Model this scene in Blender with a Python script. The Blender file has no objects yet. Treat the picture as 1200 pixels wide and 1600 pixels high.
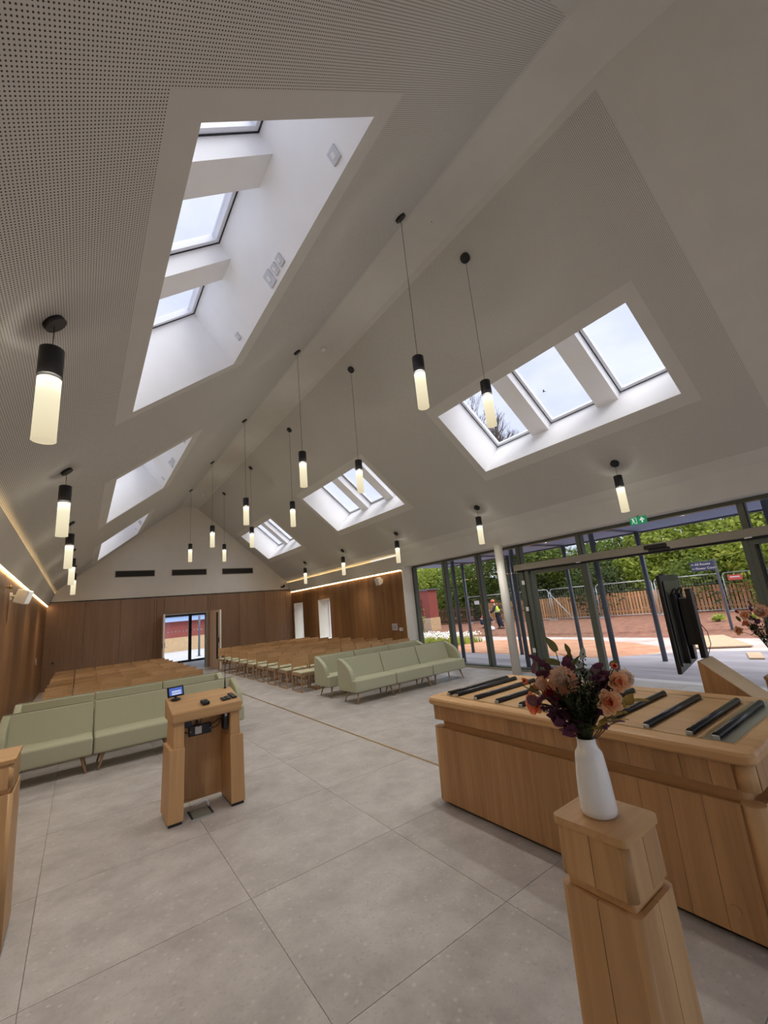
import bpy, bmesh, math, random
from math import pi, sin, cos, radians, atan2, sqrt
from mathutils import Vector, Matrix, Euler
random.seed(7)
S = bpy.context.scene
COL = S.collection

# ------------------------------------------------------------------ camera
cam_d = bpy.data.cameras.new('camera'); cam = bpy.data.objects.new('camera', cam_d); COL.objects.link(cam)
PITCH, ROLL, YAW, FPX = .22274705, -.09330042, .63775671, 645.655
fw = Vector((sin(YAW)*cos(PITCH), cos(YAW)*cos(PITCH), sin(PITCH)))
rt = Vector((cos(YAW), -sin(YAW), 0)); up = rt.cross(fw)
rt2 = rt*cos(ROLL) + up*sin(ROLL); up2 = up*cos(ROLL) - rt*sin(ROLL)
m = Matrix((rt2, up2, -fw)).transposed().to_4x4(); m.translation = Vector((0, 0, 1.7))
cam.matrix_world = m
cam_d.sensor_fit = 'VERTICAL'; cam_d.sensor_height = 24.0; cam_d.lens = FPX*24.0/1600.0
cam_d.clip_start = .02; cam_d.clip_end = 400
S.camera = cam

# ------------------------------------------------------------------ view + sky
S.view_settings.view_transform = 'Standard'; S.view_settings.look = 'None'
S.view_settings.gamma = 1; S.view_settings.use_curve_mapping = False
S.view_settings.exposure = 0.62
try:
    S.cycles.use_denoising = True; S.cycles.max_bounces = 10; S.cycles.diffuse_bounces = 6
    S.cycles.transparent_max_bounces = 24; S.cycles.sample_clamp_indirect = 4.0
    S.cycles.caustics_reflective = False; S.cycles.caustics_refractive = False
except Exception: pass

LAMP_W = (4.0, 16.0, 15.0)        # watts of each pendant
SKY = .82
world = bpy.data.worlds.new('overcast_sky'); S.world = world; world.use_nodes = True
nt = world.node_tree; nt.nodes.clear()
wo = nt.nodes.new('ShaderNodeOutputWorld'); wb = nt.nodes.new('ShaderNodeBackground')
tc = nt.nodes.new('ShaderNodeTexCoord'); nz = nt.nodes.new('ShaderNodeTexNoise'); rp = nt.nodes.new('ShaderNodeValToRGB')
mp = nt.nodes.new('ShaderNodeMapping'); mp.inputs['Scale'].default_value = (2.2, 2.2, 5)
nz.inputs['Scale'].default_value = 1.6; nz.inputs['Detail'].default_value = 6; nz.inputs['Roughness'].default_value = .55
rp.color_ramp.elements[0].position = .34; rp.color_ramp.elements[0].color = (.60, .66, .86, 1)
rp.color_ramp.elements[1].position = .66; rp.color_ramp.elements[1].color = (.80, .84, .99, 1)
nt.links.new(tc.outputs['Generated'], mp.inputs['Vector']); nt.links.new(mp.outputs['Vector'], nz.inputs['Vector'])
nt.links.new(nz.outputs['Fac'], rp.inputs['Fac']); nt.links.new(rp.outputs['Color'], wb.inputs['Color'])
wb.inputs['Strength'].default_value = SKY
nt.links.new(wb.outputs['Background'], wo.inputs['Surface'])
sun_d = bpy.data.lights.new('veiled_sun', 'SUN'); sun = bpy.data.objects.new('veiled_sun', sun_d); COL.objects.link(sun)
sun_d.energy = 3.2; sun_d.angle = radians(75); sun_d.color = (1, .98, .95)
sun.rotation_euler = Vector((.30, -.30, .90)).to_track_quat('Z', 'Y').to_euler(); sun.location = (14, -6, 20)

# ------------------------------------------------------------------ helpers
def lin(c):
    return tuple((v/12.92 if v <= .04045 else ((v+.055)/1.055)**2.4) for v in [x/255 for x in c])
def mat_base(name):
    m = bpy.data.materials.new(name); m.use_nodes = True
    n = m.node_tree; return m, n, n.nodes['Principled BSDF']
def N(nt, t, **kw):
    n = nt.nodes.new(t)
    for k, v in kw.items():
        if k in n.inputs: n.inputs[k].default_value = v
        else: setattr(n, k, v)
    return n
MATS = {}
def plain(name, rgb, rough=.5, metal=0, noise=.06, scale=30, bump=0, spec=.5, emit=None, estr=0):
    m, n, b = mat_base(name); c = lin(rgb)
    b.inputs['Roughness'].default_value = rough; b.inputs['Metallic'].default_value = metal
    b.inputs['Specular IOR Level'].default_value = spec
    t = N(n, 'ShaderNodeTexCoord'); z = N(n, 'ShaderNodeTexNoise', Scale=scale, Detail=4.0)
    n.links.new(t.outputs['Object'], z.inputs['Vector'])
    r = N(n, 'ShaderNodeValToRGB'); r.color_ramp.elements[0].position = .3; r.color_ramp.elements[1].position = .7
    r.color_ramp.elements[0].color = (*[v*(1-noise) for v in c], 1); r.color_ramp.elements[1].color = (*[min(1, v*(1+noise)) for v in c], 1)
    n.links.new(z.outputs['Fac'], r.inputs['Fac']); n.links.new(r.outputs['Color'], b.inputs['Base Color'])
    if bump:
        bp = N(n, 'ShaderNodeBump', Strength=bump, Distance=.002)
        n.links.new(z.outputs['Fac'], bp.inputs['Height']); n.links.new(bp.outputs['Normal'], b.inputs['Normal'])
    if emit: b.inputs['Emission Color'].default_value = (*lin(emit), 1); b.inputs['Emission Strength'].default_value = estr
    MATS[name] = m; return m
def wood(name, light, dark, axis='z', rough=.45, fine=1.0, vary=.12):
    m, n, b = mat_base(name); L = lin(light); D = lin(dark)
    t = N(n, 'ShaderNodeTexCoord'); mp = N(n, 'ShaderNodeMapping'); oi = N(n, 'ShaderNodeObjectInfo')
    long = .9*fine; sc = {'z': (22*fine, 22*fine, long), 'x': (long, 22*fine, 22*fine), 'y': (22*fine, long, 22*fine)}[axis]
    mp.inputs['Scale'].default_value = sc
    ad = N(n, 'ShaderNodeVectorMath', operation='ADD'); ml = N(n, 'ShaderNodeMath', operation='MULTIPLY'); ml.inputs[1].default_value = 37.0
    n.links.new(oi.outputs['Random'], ml.inputs[0]); n.links.new(t.outputs['Object'], ad.inputs[0]); n.links.new(ml.outputs[0], ad.inputs[1])
    n.links.new(ad.outputs[0], mp.inputs['Vector'])
    z = N(n, 'ShaderNodeTexNoise', Scale=1.0, Detail=5.0, Roughness=.6, Distortion=.6)
    n.links.new(mp.outputs['Vector'], z.inputs['Vector'])
    mp2 = N(n, 'ShaderNodeMapping'); mp2.inputs['Scale'].default_value = tuple(v*.18 for v in sc)
    n.links.new(ad.outputs[0], mp2.inputs['Vector'])
    z2 = N(n, 'ShaderNodeTexNoise', Scale=1.0, Detail=2.0); n.links.new(mp2.outputs['Vector'], z2.inputs['Vector'])
    mx = N(n, 'ShaderNodeMath', operation='MULTIPLY_ADD'); mx.inputs[1].default_value = .55
    m3 = N(n, 'ShaderNodeMath', operation='MULTIPLY'); m3.inputs[1].default_value = .45
    n.links.new(z2.outputs['Fac'], m3.inputs[0]); n.links.new(z.outputs['Fac'], mx.inputs[0]); n.links.new(m3.outputs[0], mx.inputs[2])
    r = N(n, 'ShaderNodeValToRGB'); r.color_ramp.elements[0].position = .32; r.color_ramp.elements[1].position = .66
    r.color_ramp.elements[0].color = (*D, 1); r.color_ramp.elements[1].color = (*L, 1)
    n.links.new(mx.outputs[0], r.inputs['Fac'])
    hs = N(n, 'ShaderNodeHueSaturation'); mr = N(n, 'ShaderNodeMapRange'); mr.inputs['To Min'].default_value = 1-vary; mr.inputs['To Max'].default_value = 1+vary*.6
    n.links.new(oi.outputs['Random'], mr.inputs['Value']); n.links.new(mr.outputs[0], hs.inputs['Value'])
    n.links.new(r.outputs['Color'], hs.inputs['Color']); n.links.new(hs.outputs['Color'], b.inputs['Base Color'])
    b.inputs['Roughness'].default_value = rough; b.inputs['Specular IOR Level'].default_value = .35
    bp = N(n, 'ShaderNodeBump', Strength=.12, Distance=.001); n.links.new(z.outputs['Fac'], bp.inputs['Height']); n.links.new(bp.outputs['Normal'], b.inputs['Normal'])
    MATS[name] = m; return m
def glassy(name, tint=(1, 1, 1), gloss=.08, rough=.0, trans=1.0):
    m = bpy.data.materials.new(name); m.use_nodes = True; n = m.node_tree; n.nodes.clear()
    o = N(n, 'ShaderNodeOutputMaterial'); tr = N(n, 'ShaderNodeBsdfTransparent'); gl = N(n, 'ShaderNodeBsdfGlossy', Roughness=rough)
    tr.inputs['Color'].default_value = (*[v*trans for v in tint], 1)
    fr = N(n, 'ShaderNodeFresnel', IOR=1.45); mx = N(n, 'ShaderNodeMixShader'); mul = N(n, 'ShaderNodeMath', operation='MULTIPLY'); mul.inputs[1].default_value = gloss/.04
    mul.use_clamp = True
    ge = N(n, 'ShaderNodeNewGeometry'); inv = N(n, 'ShaderNodeMath', operation='SUBTRACT'); inv.inputs[0].default_value = 1.0; n.links.new(ge.outputs['Backfacing'], inv.inputs[1])
    m2 = N(n, 'ShaderNodeMath', operation='MULTIPLY'); n.links.new(fr.outputs[0], mul.inputs[0]); n.links.new(mul.outputs[0], m2.inputs[0]); n.links.new(inv.outputs[0], m2.inputs[1]); n.links.new(m2.outputs[0], mx.inputs[0])
    n.links.new(tr.outputs[0], mx.inputs[1]); n.links.new(gl.outputs[0], mx.inputs[2]); n.links.new(mx.outputs[0], o.inputs['Surface'])
    MATS[name] = m; return m

class MB:
    """collects shapes into one bmesh; build() links them as one mesh object"""
    def __init__(s): s.b = bmesh.new()
    def box(s, x0, x1, y0, y1, z0, z1, r=0, seg=2, M=None, mi=0):
        t = bmesh.new(); bmesh.ops.create_cube(t, size=1)
        bmesh.ops.scale(t, vec=(abs(x1-x0), abs(y1-y0), abs(z1-z0)), verts=t.verts)
        if r: bmesh.ops.bevel(t, geom=t.edges[:], offset=r, segments=seg, profile=.5, affect='EDGES')
        bmesh.ops.translate(t, vec=((x0+x1)/2, (y0+y1)/2, (z0+z1)/2), verts=t.verts)
        s.add(t, M, mi, smooth=False); return s
    def add(s, t, M=None, mi=0, smooth=False):
        if M is not None: bmesh.ops.transform(t, matrix=M, verts=t.verts)
        for f in t.faces: f.material_index = mi; f.smooth = smooth or f.smooth
        me = bpy.data.meshes.new('tmp'); t.to_mesh(me); t.free(); s.b.from_mesh(me); bpy.data.meshes.remove(me); return s
    def tube(s, p0, p1, r0, r1=None, n=12, mi=0, caps=True):
        r1 = r0 if r1 is None else r1
        p0, p1 = Vector(p0), Vector(p1); d = p1-p0
        t = bmesh.new(); bmesh.ops.create_cone(t, cap_ends=caps, segments=n, radius1=r0, radius2=max(r1, 1e-5), depth=d.length)
        for f in t.faces: f.smooth = len(f.verts) == 4
        M = Matrix.Translation((p0+p1)/2) @ d.to_track_quat('Z', 'Y').to_matrix().to_4x4()
        s.add(t, M, mi); return s
    def path(s, pts, r, n=6, mi=0):
        for a, b in zip(pts, pts[1:]): s.tube(a, b, r, n=n, mi=mi)
        return s
    def ball(s, c, r, sub=2, sc=(1, 1, 1), mi=0, M=None):
        t = bmesh.new(); bmesh.ops.create_icosphere(t, subdivisions=sub, radius=r)
        bmesh.ops.scale(t, vec=sc, verts=t.verts)
        for f in t.faces: f.smooth = True
        MM = Matrix.Translation(Vector(c)); 
        if M is not None: MM = MM @ M
        s.add(t, MM, mi); return s
    def lathe(s, prof, n=24, c=(0, 0, 0), mi=0, smooth=True):
        t = bmesh.new(); rings = []
        for r, z in prof: rings.append([t.verts.new((max(r, 1e-4)*cos(2*pi*k/n), max(r, 1e-4)*sin(2*pi*k/n), z)) for k in range(n)])
        for a, b in zip(rings, rings[1:]):
            for k in range(n): t.faces.new((a[k], a[(k+1) % n], b[(k+1) % n], b[k]))
        for f in t.faces: f.smooth = smooth
        s.add(t, Matrix.Translation(Vector(c)), mi); return s
    def prism(s, poly, axis, a0, a1, r=0, mi=0, M=None, seg=2):
        """poly in the two other axes (order x,y,z without axis), extruded a0..a1"""
        def P(u, v, w): return {'x': (w, u, v), 'y': (u, w, v), 'z': (u, v, w)}[axis]
        t = bmesh.new(); A = [t.verts.new(P(u, v, a0)) for u, v in poly]; B = [t.verts.new(P(u, v, a1)) for u, v in poly]
        t.faces.new(A); t.faces.new(B[::-1]); n = len(poly)
        for k in range(n): t.faces.new((A[k], B[k], B[(k+1) % n], A[(k+1) % n]))
        bmesh.ops.recalc_face_normals(t, faces=t.faces)
        if r: bmesh.ops.bevel(t, geom=t.edges[:], offset=r, segments=seg, profile=.5, affect='EDGES')
        s.add(t, M, mi); return s
    def quad(s, *p, mi=0):
        vs = [s.b.verts.new(q) for q in p]; f = s.b.faces.new(vs); f.material_index = mi; return s
    def frust(s, z0, z1, a, b, r=.02, seg=3, mi=0):
        """tapered rounded-corner block; a,b=(x0,x1,y0,y1) at z0,z1"""
        def ring(t, q, z):
            x0, x1, y0, y1 = q; out = []
            for cx, cy, st in ((x1-r, y1-r, 0), (x0+r, y1-r, 1), (x0+r, y0+r, 2), (x1-r, y0+r, 3)):
                for k in range(seg+1):
                    an = (st+k/seg)*pi/2; out.append(t.verts.new((cx+r*cos(an), cy+r*sin(an), z)))
            return out
        t = bmesh.new(); A = ring(t, a, z0); B = ring(t, b, z1); n = len(A)
        t.faces.new(A[::-1]); t.faces.new(B)
        for k in range(n): f = t.faces.new((A[k], A[(k+1) % n], B[(k+1) % n], B[k]))
        s.add(t, None, mi); return s
    def build(s, name, mats, parent=None, kind=None, loc=None):
        me = bpy.data.meshes.new(name); s.b.to_mesh(me); s.b.free()
        for m in (mats if isinstance(mats, (list, tuple)) else [mats]): me.materials.append(m)
        o = bpy.data.objects.new(name, me); COL.objects.link(o)
        if parent is not None: o.parent = parent
        if kind: o['kind'] = kind
        if loc is not None: o.location = loc
        return o
def thing(name, label, cat, loc=(0, 0, 0), rz=0, group=None):
    o = bpy.data.objects.new(name, None); COL.objects.link(o); o.location = loc; o.rotation_euler = (0, 0, rz)
    o.empty_display_size = .1; return tag(o, label, cat, group)
def tag(o, label, cat, group=None):
    o['label'] = label; o['category'] = cat
    if group: o['group'] = group
    return o
def struct(mb, name, mats, parent=None):
    o = mb.build(name, mats, parent)
    if parent is None: o['kind'] = 'structure'
    return o
def copy_tree(o, parent=None):
    c = o.copy(); COL.objects.link(c)
    if parent is not None: c.parent = parent
    for ch in o.children: copy_tree(ch, c)
    return c
def dup(o, loc, rz=None, label=None, group=None):
    c = copy_tree(o); c.location = loc
    if rz is not None: c.rotation_euler = (0, 0, rz)
    if label: c['label'] = label
    if group: c['group'] = group
    return c
def share(mesh_o, name, loc, parent, rot=(0, 0, 0)):
    o = bpy.data.objects.new(name, mesh_o.data); COL.objects.link(o); o.parent = parent; o.location = loc; o.rotation_euler = rot; return o
ORD = ['first', 'second', 'third', 'fourth', 'fifth', 'sixth', 'seventh', 'eighth', 'ninth', 'tenth']

# ------------------------------------------------------------------ materials
white = plain('white_paint', (222, 219, 211), .7, noise=.02, scale=4)
ceilp = plain('ceiling_board', (208, 208, 204), .8, noise=.025, scale=3)
wellp = plain('well_white', (244, 244, 244), .6, noise=.015, scale=4)
knee = plain('knee_panel', (206, 202, 194), .7, noise=.02, scale=3)
perf, n_, b_ = mat_base('perforated_board')
t_ = N(n_, 'ShaderNodeTexCoord'); sx = N(n_, 'ShaderNodeSeparateXYZ'); n_.links.new(t_.outputs['Object'], sx.inputs[0])
def chain(out, mul):
    a = N(n_, 'ShaderNodeMath', operation='MULTIPLY'); a.inputs[1].default_value = mul; n_.links.new(out, a.inputs[0])
    f = N(n_, 'ShaderNodeMath', operation='FRACT'); n_.links.new(a.outputs[0], f.inputs[0])
    s_ = N(n_, 'ShaderNodeMath', operation='SUBTRACT'); s_.inputs[1].default_value = .5; n_.links.new(f.outputs[0], s_.inputs[0])
    p = N(n_, 'ShaderNodeMath', operation='POWER'); p.inputs[1].default_value = 2
    q = N(n_, 'ShaderNodeMath', operation='ABSOLUTE'); n_.links.new(s_.outputs[0], q.inputs[0]); n_.links.new(q.outputs[0], p.inputs[0]); return p.outputs[0]
PITCHH = .0165
u_ = chain(sx.outputs['X'], 1.306/PITCHH); v_ = chain(sx.outputs['Y'], 1/PITCHH)
ad_ = N(n_, 'ShaderNodeMath', operation='ADD'); n_.links.new(u_, ad_.inputs[0]); n_.links.new(v_, ad_.inputs[1])
lt_ = N(n_, 'ShaderNodeMath', operation='LESS_THAN'); lt_.inputs[1].default_value = .052; n_.links.new(ad_.outputs[0], lt_.inputs[0])
mx_ = N(n_, 'ShaderNodeMix', data_type='RGBA'); n_.links.new(lt_.outputs[0], mx_.inputs['Factor'])
mx_.inputs['A'].default_value = (*lin((208, 208, 204)), 1); mx_.inputs['B'].default_value = (*lin((62, 55, 47)), 1)
n_.links.new(mx_.outputs['Result'], b_.inputs['Base Color']); b_.inputs['Roughness'].default_value = .8

tilem, n_, b_ = mat_base('floor_tile')
t_ = N(n_, 'ShaderNodeTexCoord'); oi_ = N(n_, 'ShaderNodeObjectInfo')
va = N(n_, 'ShaderNodeVectorMath', operation='ADD'); ml_ = N(n_, 'ShaderNodeMath', operation='MULTIPLY'); ml_.inputs[1].default_value = 53
n_.links.new(oi_.outputs['Random'], ml_.inputs[0]); n_.links.new(t_.outputs['Object'], va.inputs[0]); n_.links.new(ml_.outputs[0], va.inputs[1])
z1 = N(n_, 'ShaderNodeTexNoise', Scale=3.0, Detail=7.0, Roughness=.68); n_.links.new(va.outputs[0], z1.inputs['Vector'])
z2 = N(n_, 'ShaderNodeTexVoronoi', Scale=16.0); n_.links.new(va.outputs[0], z2.inputs['Vector'])
z3 = N(n_, 'ShaderNodeTexNoise', Scale=60.0, Detail=3.0); n_.links.new(va.outputs[0], z3.inputs['Vector'])
r1 = N(n_, 'ShaderNodeValToRGB'); r1.color_ramp.elements[0].position = .33; r1.color_ramp.elements[1].position = .68
r1.color_ramp.elements[0].color = (*lin((158, 152, 148)), 1); r1.color_ramp.elements[1].color = (*lin((188, 183, 179)), 1)
n_.links.new(z1.outputs['Fac'], r1.inputs['Fac'])
r2 = N(n_, 'ShaderNodeValToRGB'); r2.color_ramp.elements[0].position = .05; r2.color_ramp.elements[1].position = .22
r2.color_ramp.elements[0].color = (.55, .55, .55, 1); r2.color_ramp.elements[1].color = (0, 0, 0, 1); n_.links.new(z2.outputs['Distance'], r2.inputs['Fac'])
mA = N(n_, 'ShaderNodeMix', data_type='RGBA'); n_.links.new(r2.outputs['Color'], mA.inputs['Factor']); n_.links.new(r1.outputs['Color'], mA.inputs['A']); mA.inputs['B'].default_value = (*lin((204, 200, 196)), 1)
r3 = N(n_, 'ShaderNodeValToRGB'); r3.color_ramp.elements[0].position = .3; r3.color_ramp.elements[1].position = .42
r3.color_ramp.elements[0].color = (.45, .45, .45, 1); r3.color_ramp.elements[1].color = (0, 0, 0, 1); n_.links.new(z3.outputs['Fac'], r3.inputs['Fac'])
mB = N(n_, 'ShaderNodeMix', data_type='RGBA'); n_.links.new(r3.outputs['Color'], mB.inputs['Factor']); n_.links.new(mA.outputs['Result'], mB.inputs['A']); mB.inputs['B'].default_value = (*lin((146, 137, 131)), 1)
n_.links.new(mB.outputs['Result'], b_.inputs['Base Color']); b_.inputs['Roughness'].default_value = .42; b_.inputs['Specular IOR Level'].default_value = .45
grout = plain('grout', (110, 102, 96), .9)
oak = wood('oak', (207, 168, 121), (176, 135, 91), 'z'); oakx = wood('oak_across', (207, 168, 121), (176, 135, 91), 'x'); oaky = wood('oak_along', (207, 168, 121), (176, 135, 91), 'y')
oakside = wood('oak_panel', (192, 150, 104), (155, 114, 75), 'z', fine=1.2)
wallwood = wood('wall_veneer', (148, 106, 66), (102, 70, 42), 'z', vary=.14)
wallwood2 = wood('end_wall_veneer', (158, 128, 104), (130, 102, 80), 'z', vary=.07)
chairwood = wood('chair_oak', (198, 160, 118), (168, 130, 92), 'x', fine=1.6); legwood = wood('leg_oak', (188, 154, 120), (156, 124, 92), 'z', fine=2)
sage = plain('sage_fabric', (176, 176, 151), .9, noise=.10, scale=260, bump=.5, spec=.2)
seatgreen = plain('seat_fabric', (184, 180, 152), .9, noise=.08, scale=200, bump=.3, spec=.2)
black = plain('black_metal', (26, 26, 30), .45, noise=.1); blackm = plain('black_plastic', (20, 20, 23), .35, noise=.1); rubber = plain('black_rubber', (34, 35, 40), .3, noise=.1)
frame = plain('green_grey_aluminium', (92, 98, 88), .45, .3, noise=.03); framedk = plain('dark_gasket', (30, 32, 32), .6)
alu = plain('bronze_aluminium', (150, 144, 132), .5, .1, noise=.03)
skyf = plain('skylight_frame', (238, 241, 248), .5, noise=.02); vent = plain('vent_dark', (52, 40, 32), .7)
brass = plain('brass', (176, 150, 104), .35, .8, noise=.1); steel = plain('galvanised', (176, 182, 186), .45, .5, noise=.1); platew = plain('switch_plastic', (206, 208, 214), .4, noise=.02); plastic_w = plain('white_plastic', (232, 232, 230), .4, noise=.02)
blue = plain('slate_blue_paint', (92, 98, 108), .45, .1, noise=.06); bluec = plain('blue_metal_sheet', (158, 184, 226), .5, .0, noise=.06)
pane = glassy('window_glass', (.97, .985, .98), .035); panesky = glassy('roof_glass', (.99, .99, 1), .03)
def led(name, rgb, s):
    m = bpy.data.materials.new(name); m.use_nodes = True; n = m.node_tree; n.nodes.clear()
    o = N(n, 'ShaderNodeOutputMaterial'); e = N(n, 'ShaderNodeEmission'); e.inputs['Color'].default_value = (*lin(rgb), 1); e.inputs['Strength'].default_value = s
    n.links.new(e.outputs[0], o.inputs['Surface']); return m
ledstrip = led('warm_led', (255, 210, 142), 12.0); ledwall = led('warm_led_bright', (255, 216, 160), 17)

# ------------------------------------------------------------------ room shell
XC, Y0, Y1 = 3.4, -3.2, 18.2
XL, XR, XG = -.96, 7.76, 8.2
SL = .84
def rz_(off): return 6.23 - SL*(off-.56)
SKYL = ((1.70, 5.15), (7.80, 11.25), (14.0, 17.4))
# floor base and tiles (pitch 1.1 m, thin joints)
mb = MB(); mb.box(XL-.3, 8.36, Y0-.2, Y1+.05, -.12, -.006); floor = struct(mb, 'floor', grout)
xs = [XL] + [round(-.14+1.1*k, 3) for k in range(0, 8)] + [8.14]
ys = [Y0] + [round(1.96-1.1*4+1.1*k, 3) for k in range(0, 20)]; ys = [y for y in ys if y < Y1-.02] + [Y1]
ys = sorted(set(ys)); tc_ = {}
gp = .0015
for i in range(len(xs)-1):
    for j in range(len(ys)-1):
        w = round(xs[i+1]-xs[i], 3); h = round(ys[j+1]-ys[j], 3)
        if (w, h) not in tc_:
            o = MB().box(-w/2+gp, w/2-gp, -h/2+gp, h/2-gp, -.012, 0).build('tile', tilem, floor); tc_[(w, h)] = o
        else: o = share(tc_[(w, h)], 'tile', (0, 0, 0), floor)
        o.location = ((xs[i]+xs[i+1])/2, (ys[j]+ys[j+1])/2, 0)
MB().box(3.165, 3.195, 3.2, Y1-.3, -.004, .002).build('brass_divider', brass, floor)
# ceiling: two slopes on a grid of cells (open / smooth / perforated)
mb = MB(); 
offs = [.30, .37, 1.74, 1.90, 3.05, 3.21, 4.02, 4.20, 4.55]
yss = sorted({.82, Y1, 1.0} | {round(v, 3) for a, b in SKYL for v in (a-.16, a, b, b+.16)})
def ylow(off, y): return y if y > .83 else .88-.1125*(off-.3)*.9
for sd in (1, -1):
    for i in range(len(offs)-1):
        for j in range(len(yss)-1):
            o0, o1, a, b = offs[i], offs[i+1], yss[j], yss[j+1]
            if b > Y1+.001: continue
            om, ym = (o0+o1)/2, (a+b)/2; kind = 1
            if sd == 1 and ym < 9.85 and om > 4.2: continue
            for p, q in SKYL:
                if 1.90 < om < 3.05 and p < ym < q: kind = None
                elif 1.74 < om < 3.21 and p-.16 < ym < q+.16: kind = 0
            if kind is None: continue
            if om < .37 or om > 4.02 or (ym < 1.0 and sd == 1) : kind = 0
            if sd == -1 and om > 4.02: kind = 1 if om < 4.2 else 0
            P = [(XC+sd*o0, ylow(o0, a), rz_(o0)), (XC+sd*o1, ylow(o1, a), rz_(o1)), (XC+sd*o1, b, rz_(o1)), (XC+sd*o0, b, rz_(o0))]
            if sd == -1: P = P[::-1]
            mb.quad(*P, mi=kind)
mb.quad((XC-.3, .88, rz_(.3)), (XC-.3, Y1, rz_(.3)), (XC+.3, Y1, rz_(.3)), (XC+.3, .88, rz_(.3)), mi=0)
# end slopes falling towards the chancel behind the viewer
def yl0(off): return .88-.1125*(off-.3)*.9
def ep(x, y, o): return (x, y, rz_(o)-.2*(yl0(o)-y))
for sd in (1, -1):
    oe = 4.2 if sd == 1 else 4.55
    mb.quad(ep(XC+sd*.3, yl0(.3), .3), ep(XC+sd*oe, yl0(oe), oe), ep(XC+sd*oe, Y0, oe), ep(XC+sd*.3, Y0, .3), mi=0)
mb.quad(ep(XC-.3, .88, .3), ep(XC+.3, .88, .3), ep(XC+.3, Y0, .3), ep(XC-.3, Y0, .3), mi=0)
mb.quad((7.6, yl0(4.2), rz_(4.2)), (XR, yl0(4.2), 2.8), (XR, Y0, 2.8), (7.6, Y0, 2.42), mi=0)
struct(mb, 'ceiling', [ceilp, perf])
# skylight wells with cross beams, frames and panes
wn = 0
for sd in (1, -1):
    nrm = Vector((.643*sd, 0, .766))
    for si, (p, q) in enumerate(SKYL):
        def pt(off, y, d): return tuple(Vector((XC+sd*off, y, rz_(off))) + nrm*d)
        D = .79; mb = MB()
        for (a, b) in (((1.9, p), (3.05, p)), ((3.05, p), (3.05, q)), ((3.05, q), (1.9, q)), ((1.9, q), (1.9, p))):
            mb.quad(pt(*a, 0), pt(*b, 0), pt(*b, D), pt(*a, D))
        well = struct(mb, 'trim_%d' % (wn+1), wellp); wn += 1
        w = .92; bt = .345; t = (q-p-2*bt)/3
        for k in (0, 1):
            y0 = p+t*(k+1)+bt*k; y1 = y0+bt; mbb = MB()
            c = [pt(1.9, y0, D-.19), pt(3.05, y0, D-.19), pt(3.05, y1, D-.19), pt(1.9, y1, D-.19), pt(1.9, y0, D+.06), pt(3.05, y0, D+.06), pt(3.05, y1, D+.06), pt(1.9, y1, D+.06)]
            for f in ((0, 1, 2, 3), (4, 5, 6, 7), (0, 1, 5, 4), (1, 2, 6, 5), (2, 3, 7, 6), (3, 0, 4, 7)): mbb.quad(*[c[i] for i in f])
            mbb.build('cross_beam', wellp, well)
        for k in range(3):
            y0 = p+(t+bt)*k; y1 = y0+t; u = Vector((sd*.766, 0, -.643)); L = 1.15*1.306
            o0 = Vector(pt(1.9, y0, D)); mbf = MB(); wdt = .06
            def slab(m_, a0, a1, b0, b1, d0, d1, mi=0):
                vs = [tuple(o0+u*a+Vector((0, b, 0))+nrm*d) for d in (d0, d1) for a, b in ((a0, b0), (a1, b0), (a1, b1), (a0, b1))]
                for f in ((0, 1, 2, 3), (7, 6, 5, 4), (0, 4, 5, 1), (1, 5, 6, 2), (2, 6, 7, 3), (3, 7, 4, 0)): m_.quad(*[vs[i] for i in f], mi=mi)
            for q4 in ((0, L, 0, wdt), (0, L, t-wdt, t), (0, wdt, wdt, t-wdt), (L-wdt, L, wdt, t-wdt)): slab(mbf, *q4, 0, .07)
            g = .012
            for q4 in ((0, L, 0, g), (0, L, t-g, t), (0, g, g, t-g), (L-g, L, g, t-g)): slab(mbf, *q4, -.008, .0, 1)
            wfr = struct(mbf, 'window_%d' % (len([o for o in S.objects if o.name.startswith('window_')])+1), [skyf, framedk])
            mg = MB(); slab(mg, wdt, L-wdt, wdt, t-wdt, .045, .049); mg.build('pane', panesky, wfr)
        # sockets and switch plates on the well wall nearest the ridge
        if sd == -1:
            def plate(y, d, s, nm, ry):
                c = Vector(pt(1.9, y, d)) ; mbp = MB()
                M = Matrix.Translation(c) @ Matrix(((u.x, 0, nrm.x), (0, 1, 0), (u.z, 0, nrm.z))).to_4x4()
                mbp.box(0, .018, -s[0]/2, s[0]/2, -s[1]/2, s[1]/2, r=.002, M=M)
                o_ = mbp.build('switch_plate', platew)
                tt = MB().box(.018, .024, -s[0]*.18, s[0]*.18, -s[1]*.2, s[1]*.2, M=M).build('rocker', plastic_w, o_)
                tag(o_, 'white switch plate inside the %s left skylight well, %s' % (('nearest', 'middle', 'farthest')[si], nm), 'switch', 'switch plates in the left skylight wells')
            dy = p-1.70
            plate(2.13+dy, .12, (.10, .10), 'alone at the near end', 0)
            for yy, nm in ((3.28, 'nearest of three'), (3.41, 'middle of three'), (3.56, 'farthest and largest of three')): plate(yy+dy, .11, (.13, .14) if yy > 3.5 else (.09, .10), nm, 0)
            plate(4.66+dy, .12, (.08, .08), 'alone at the far end', 0)
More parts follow.
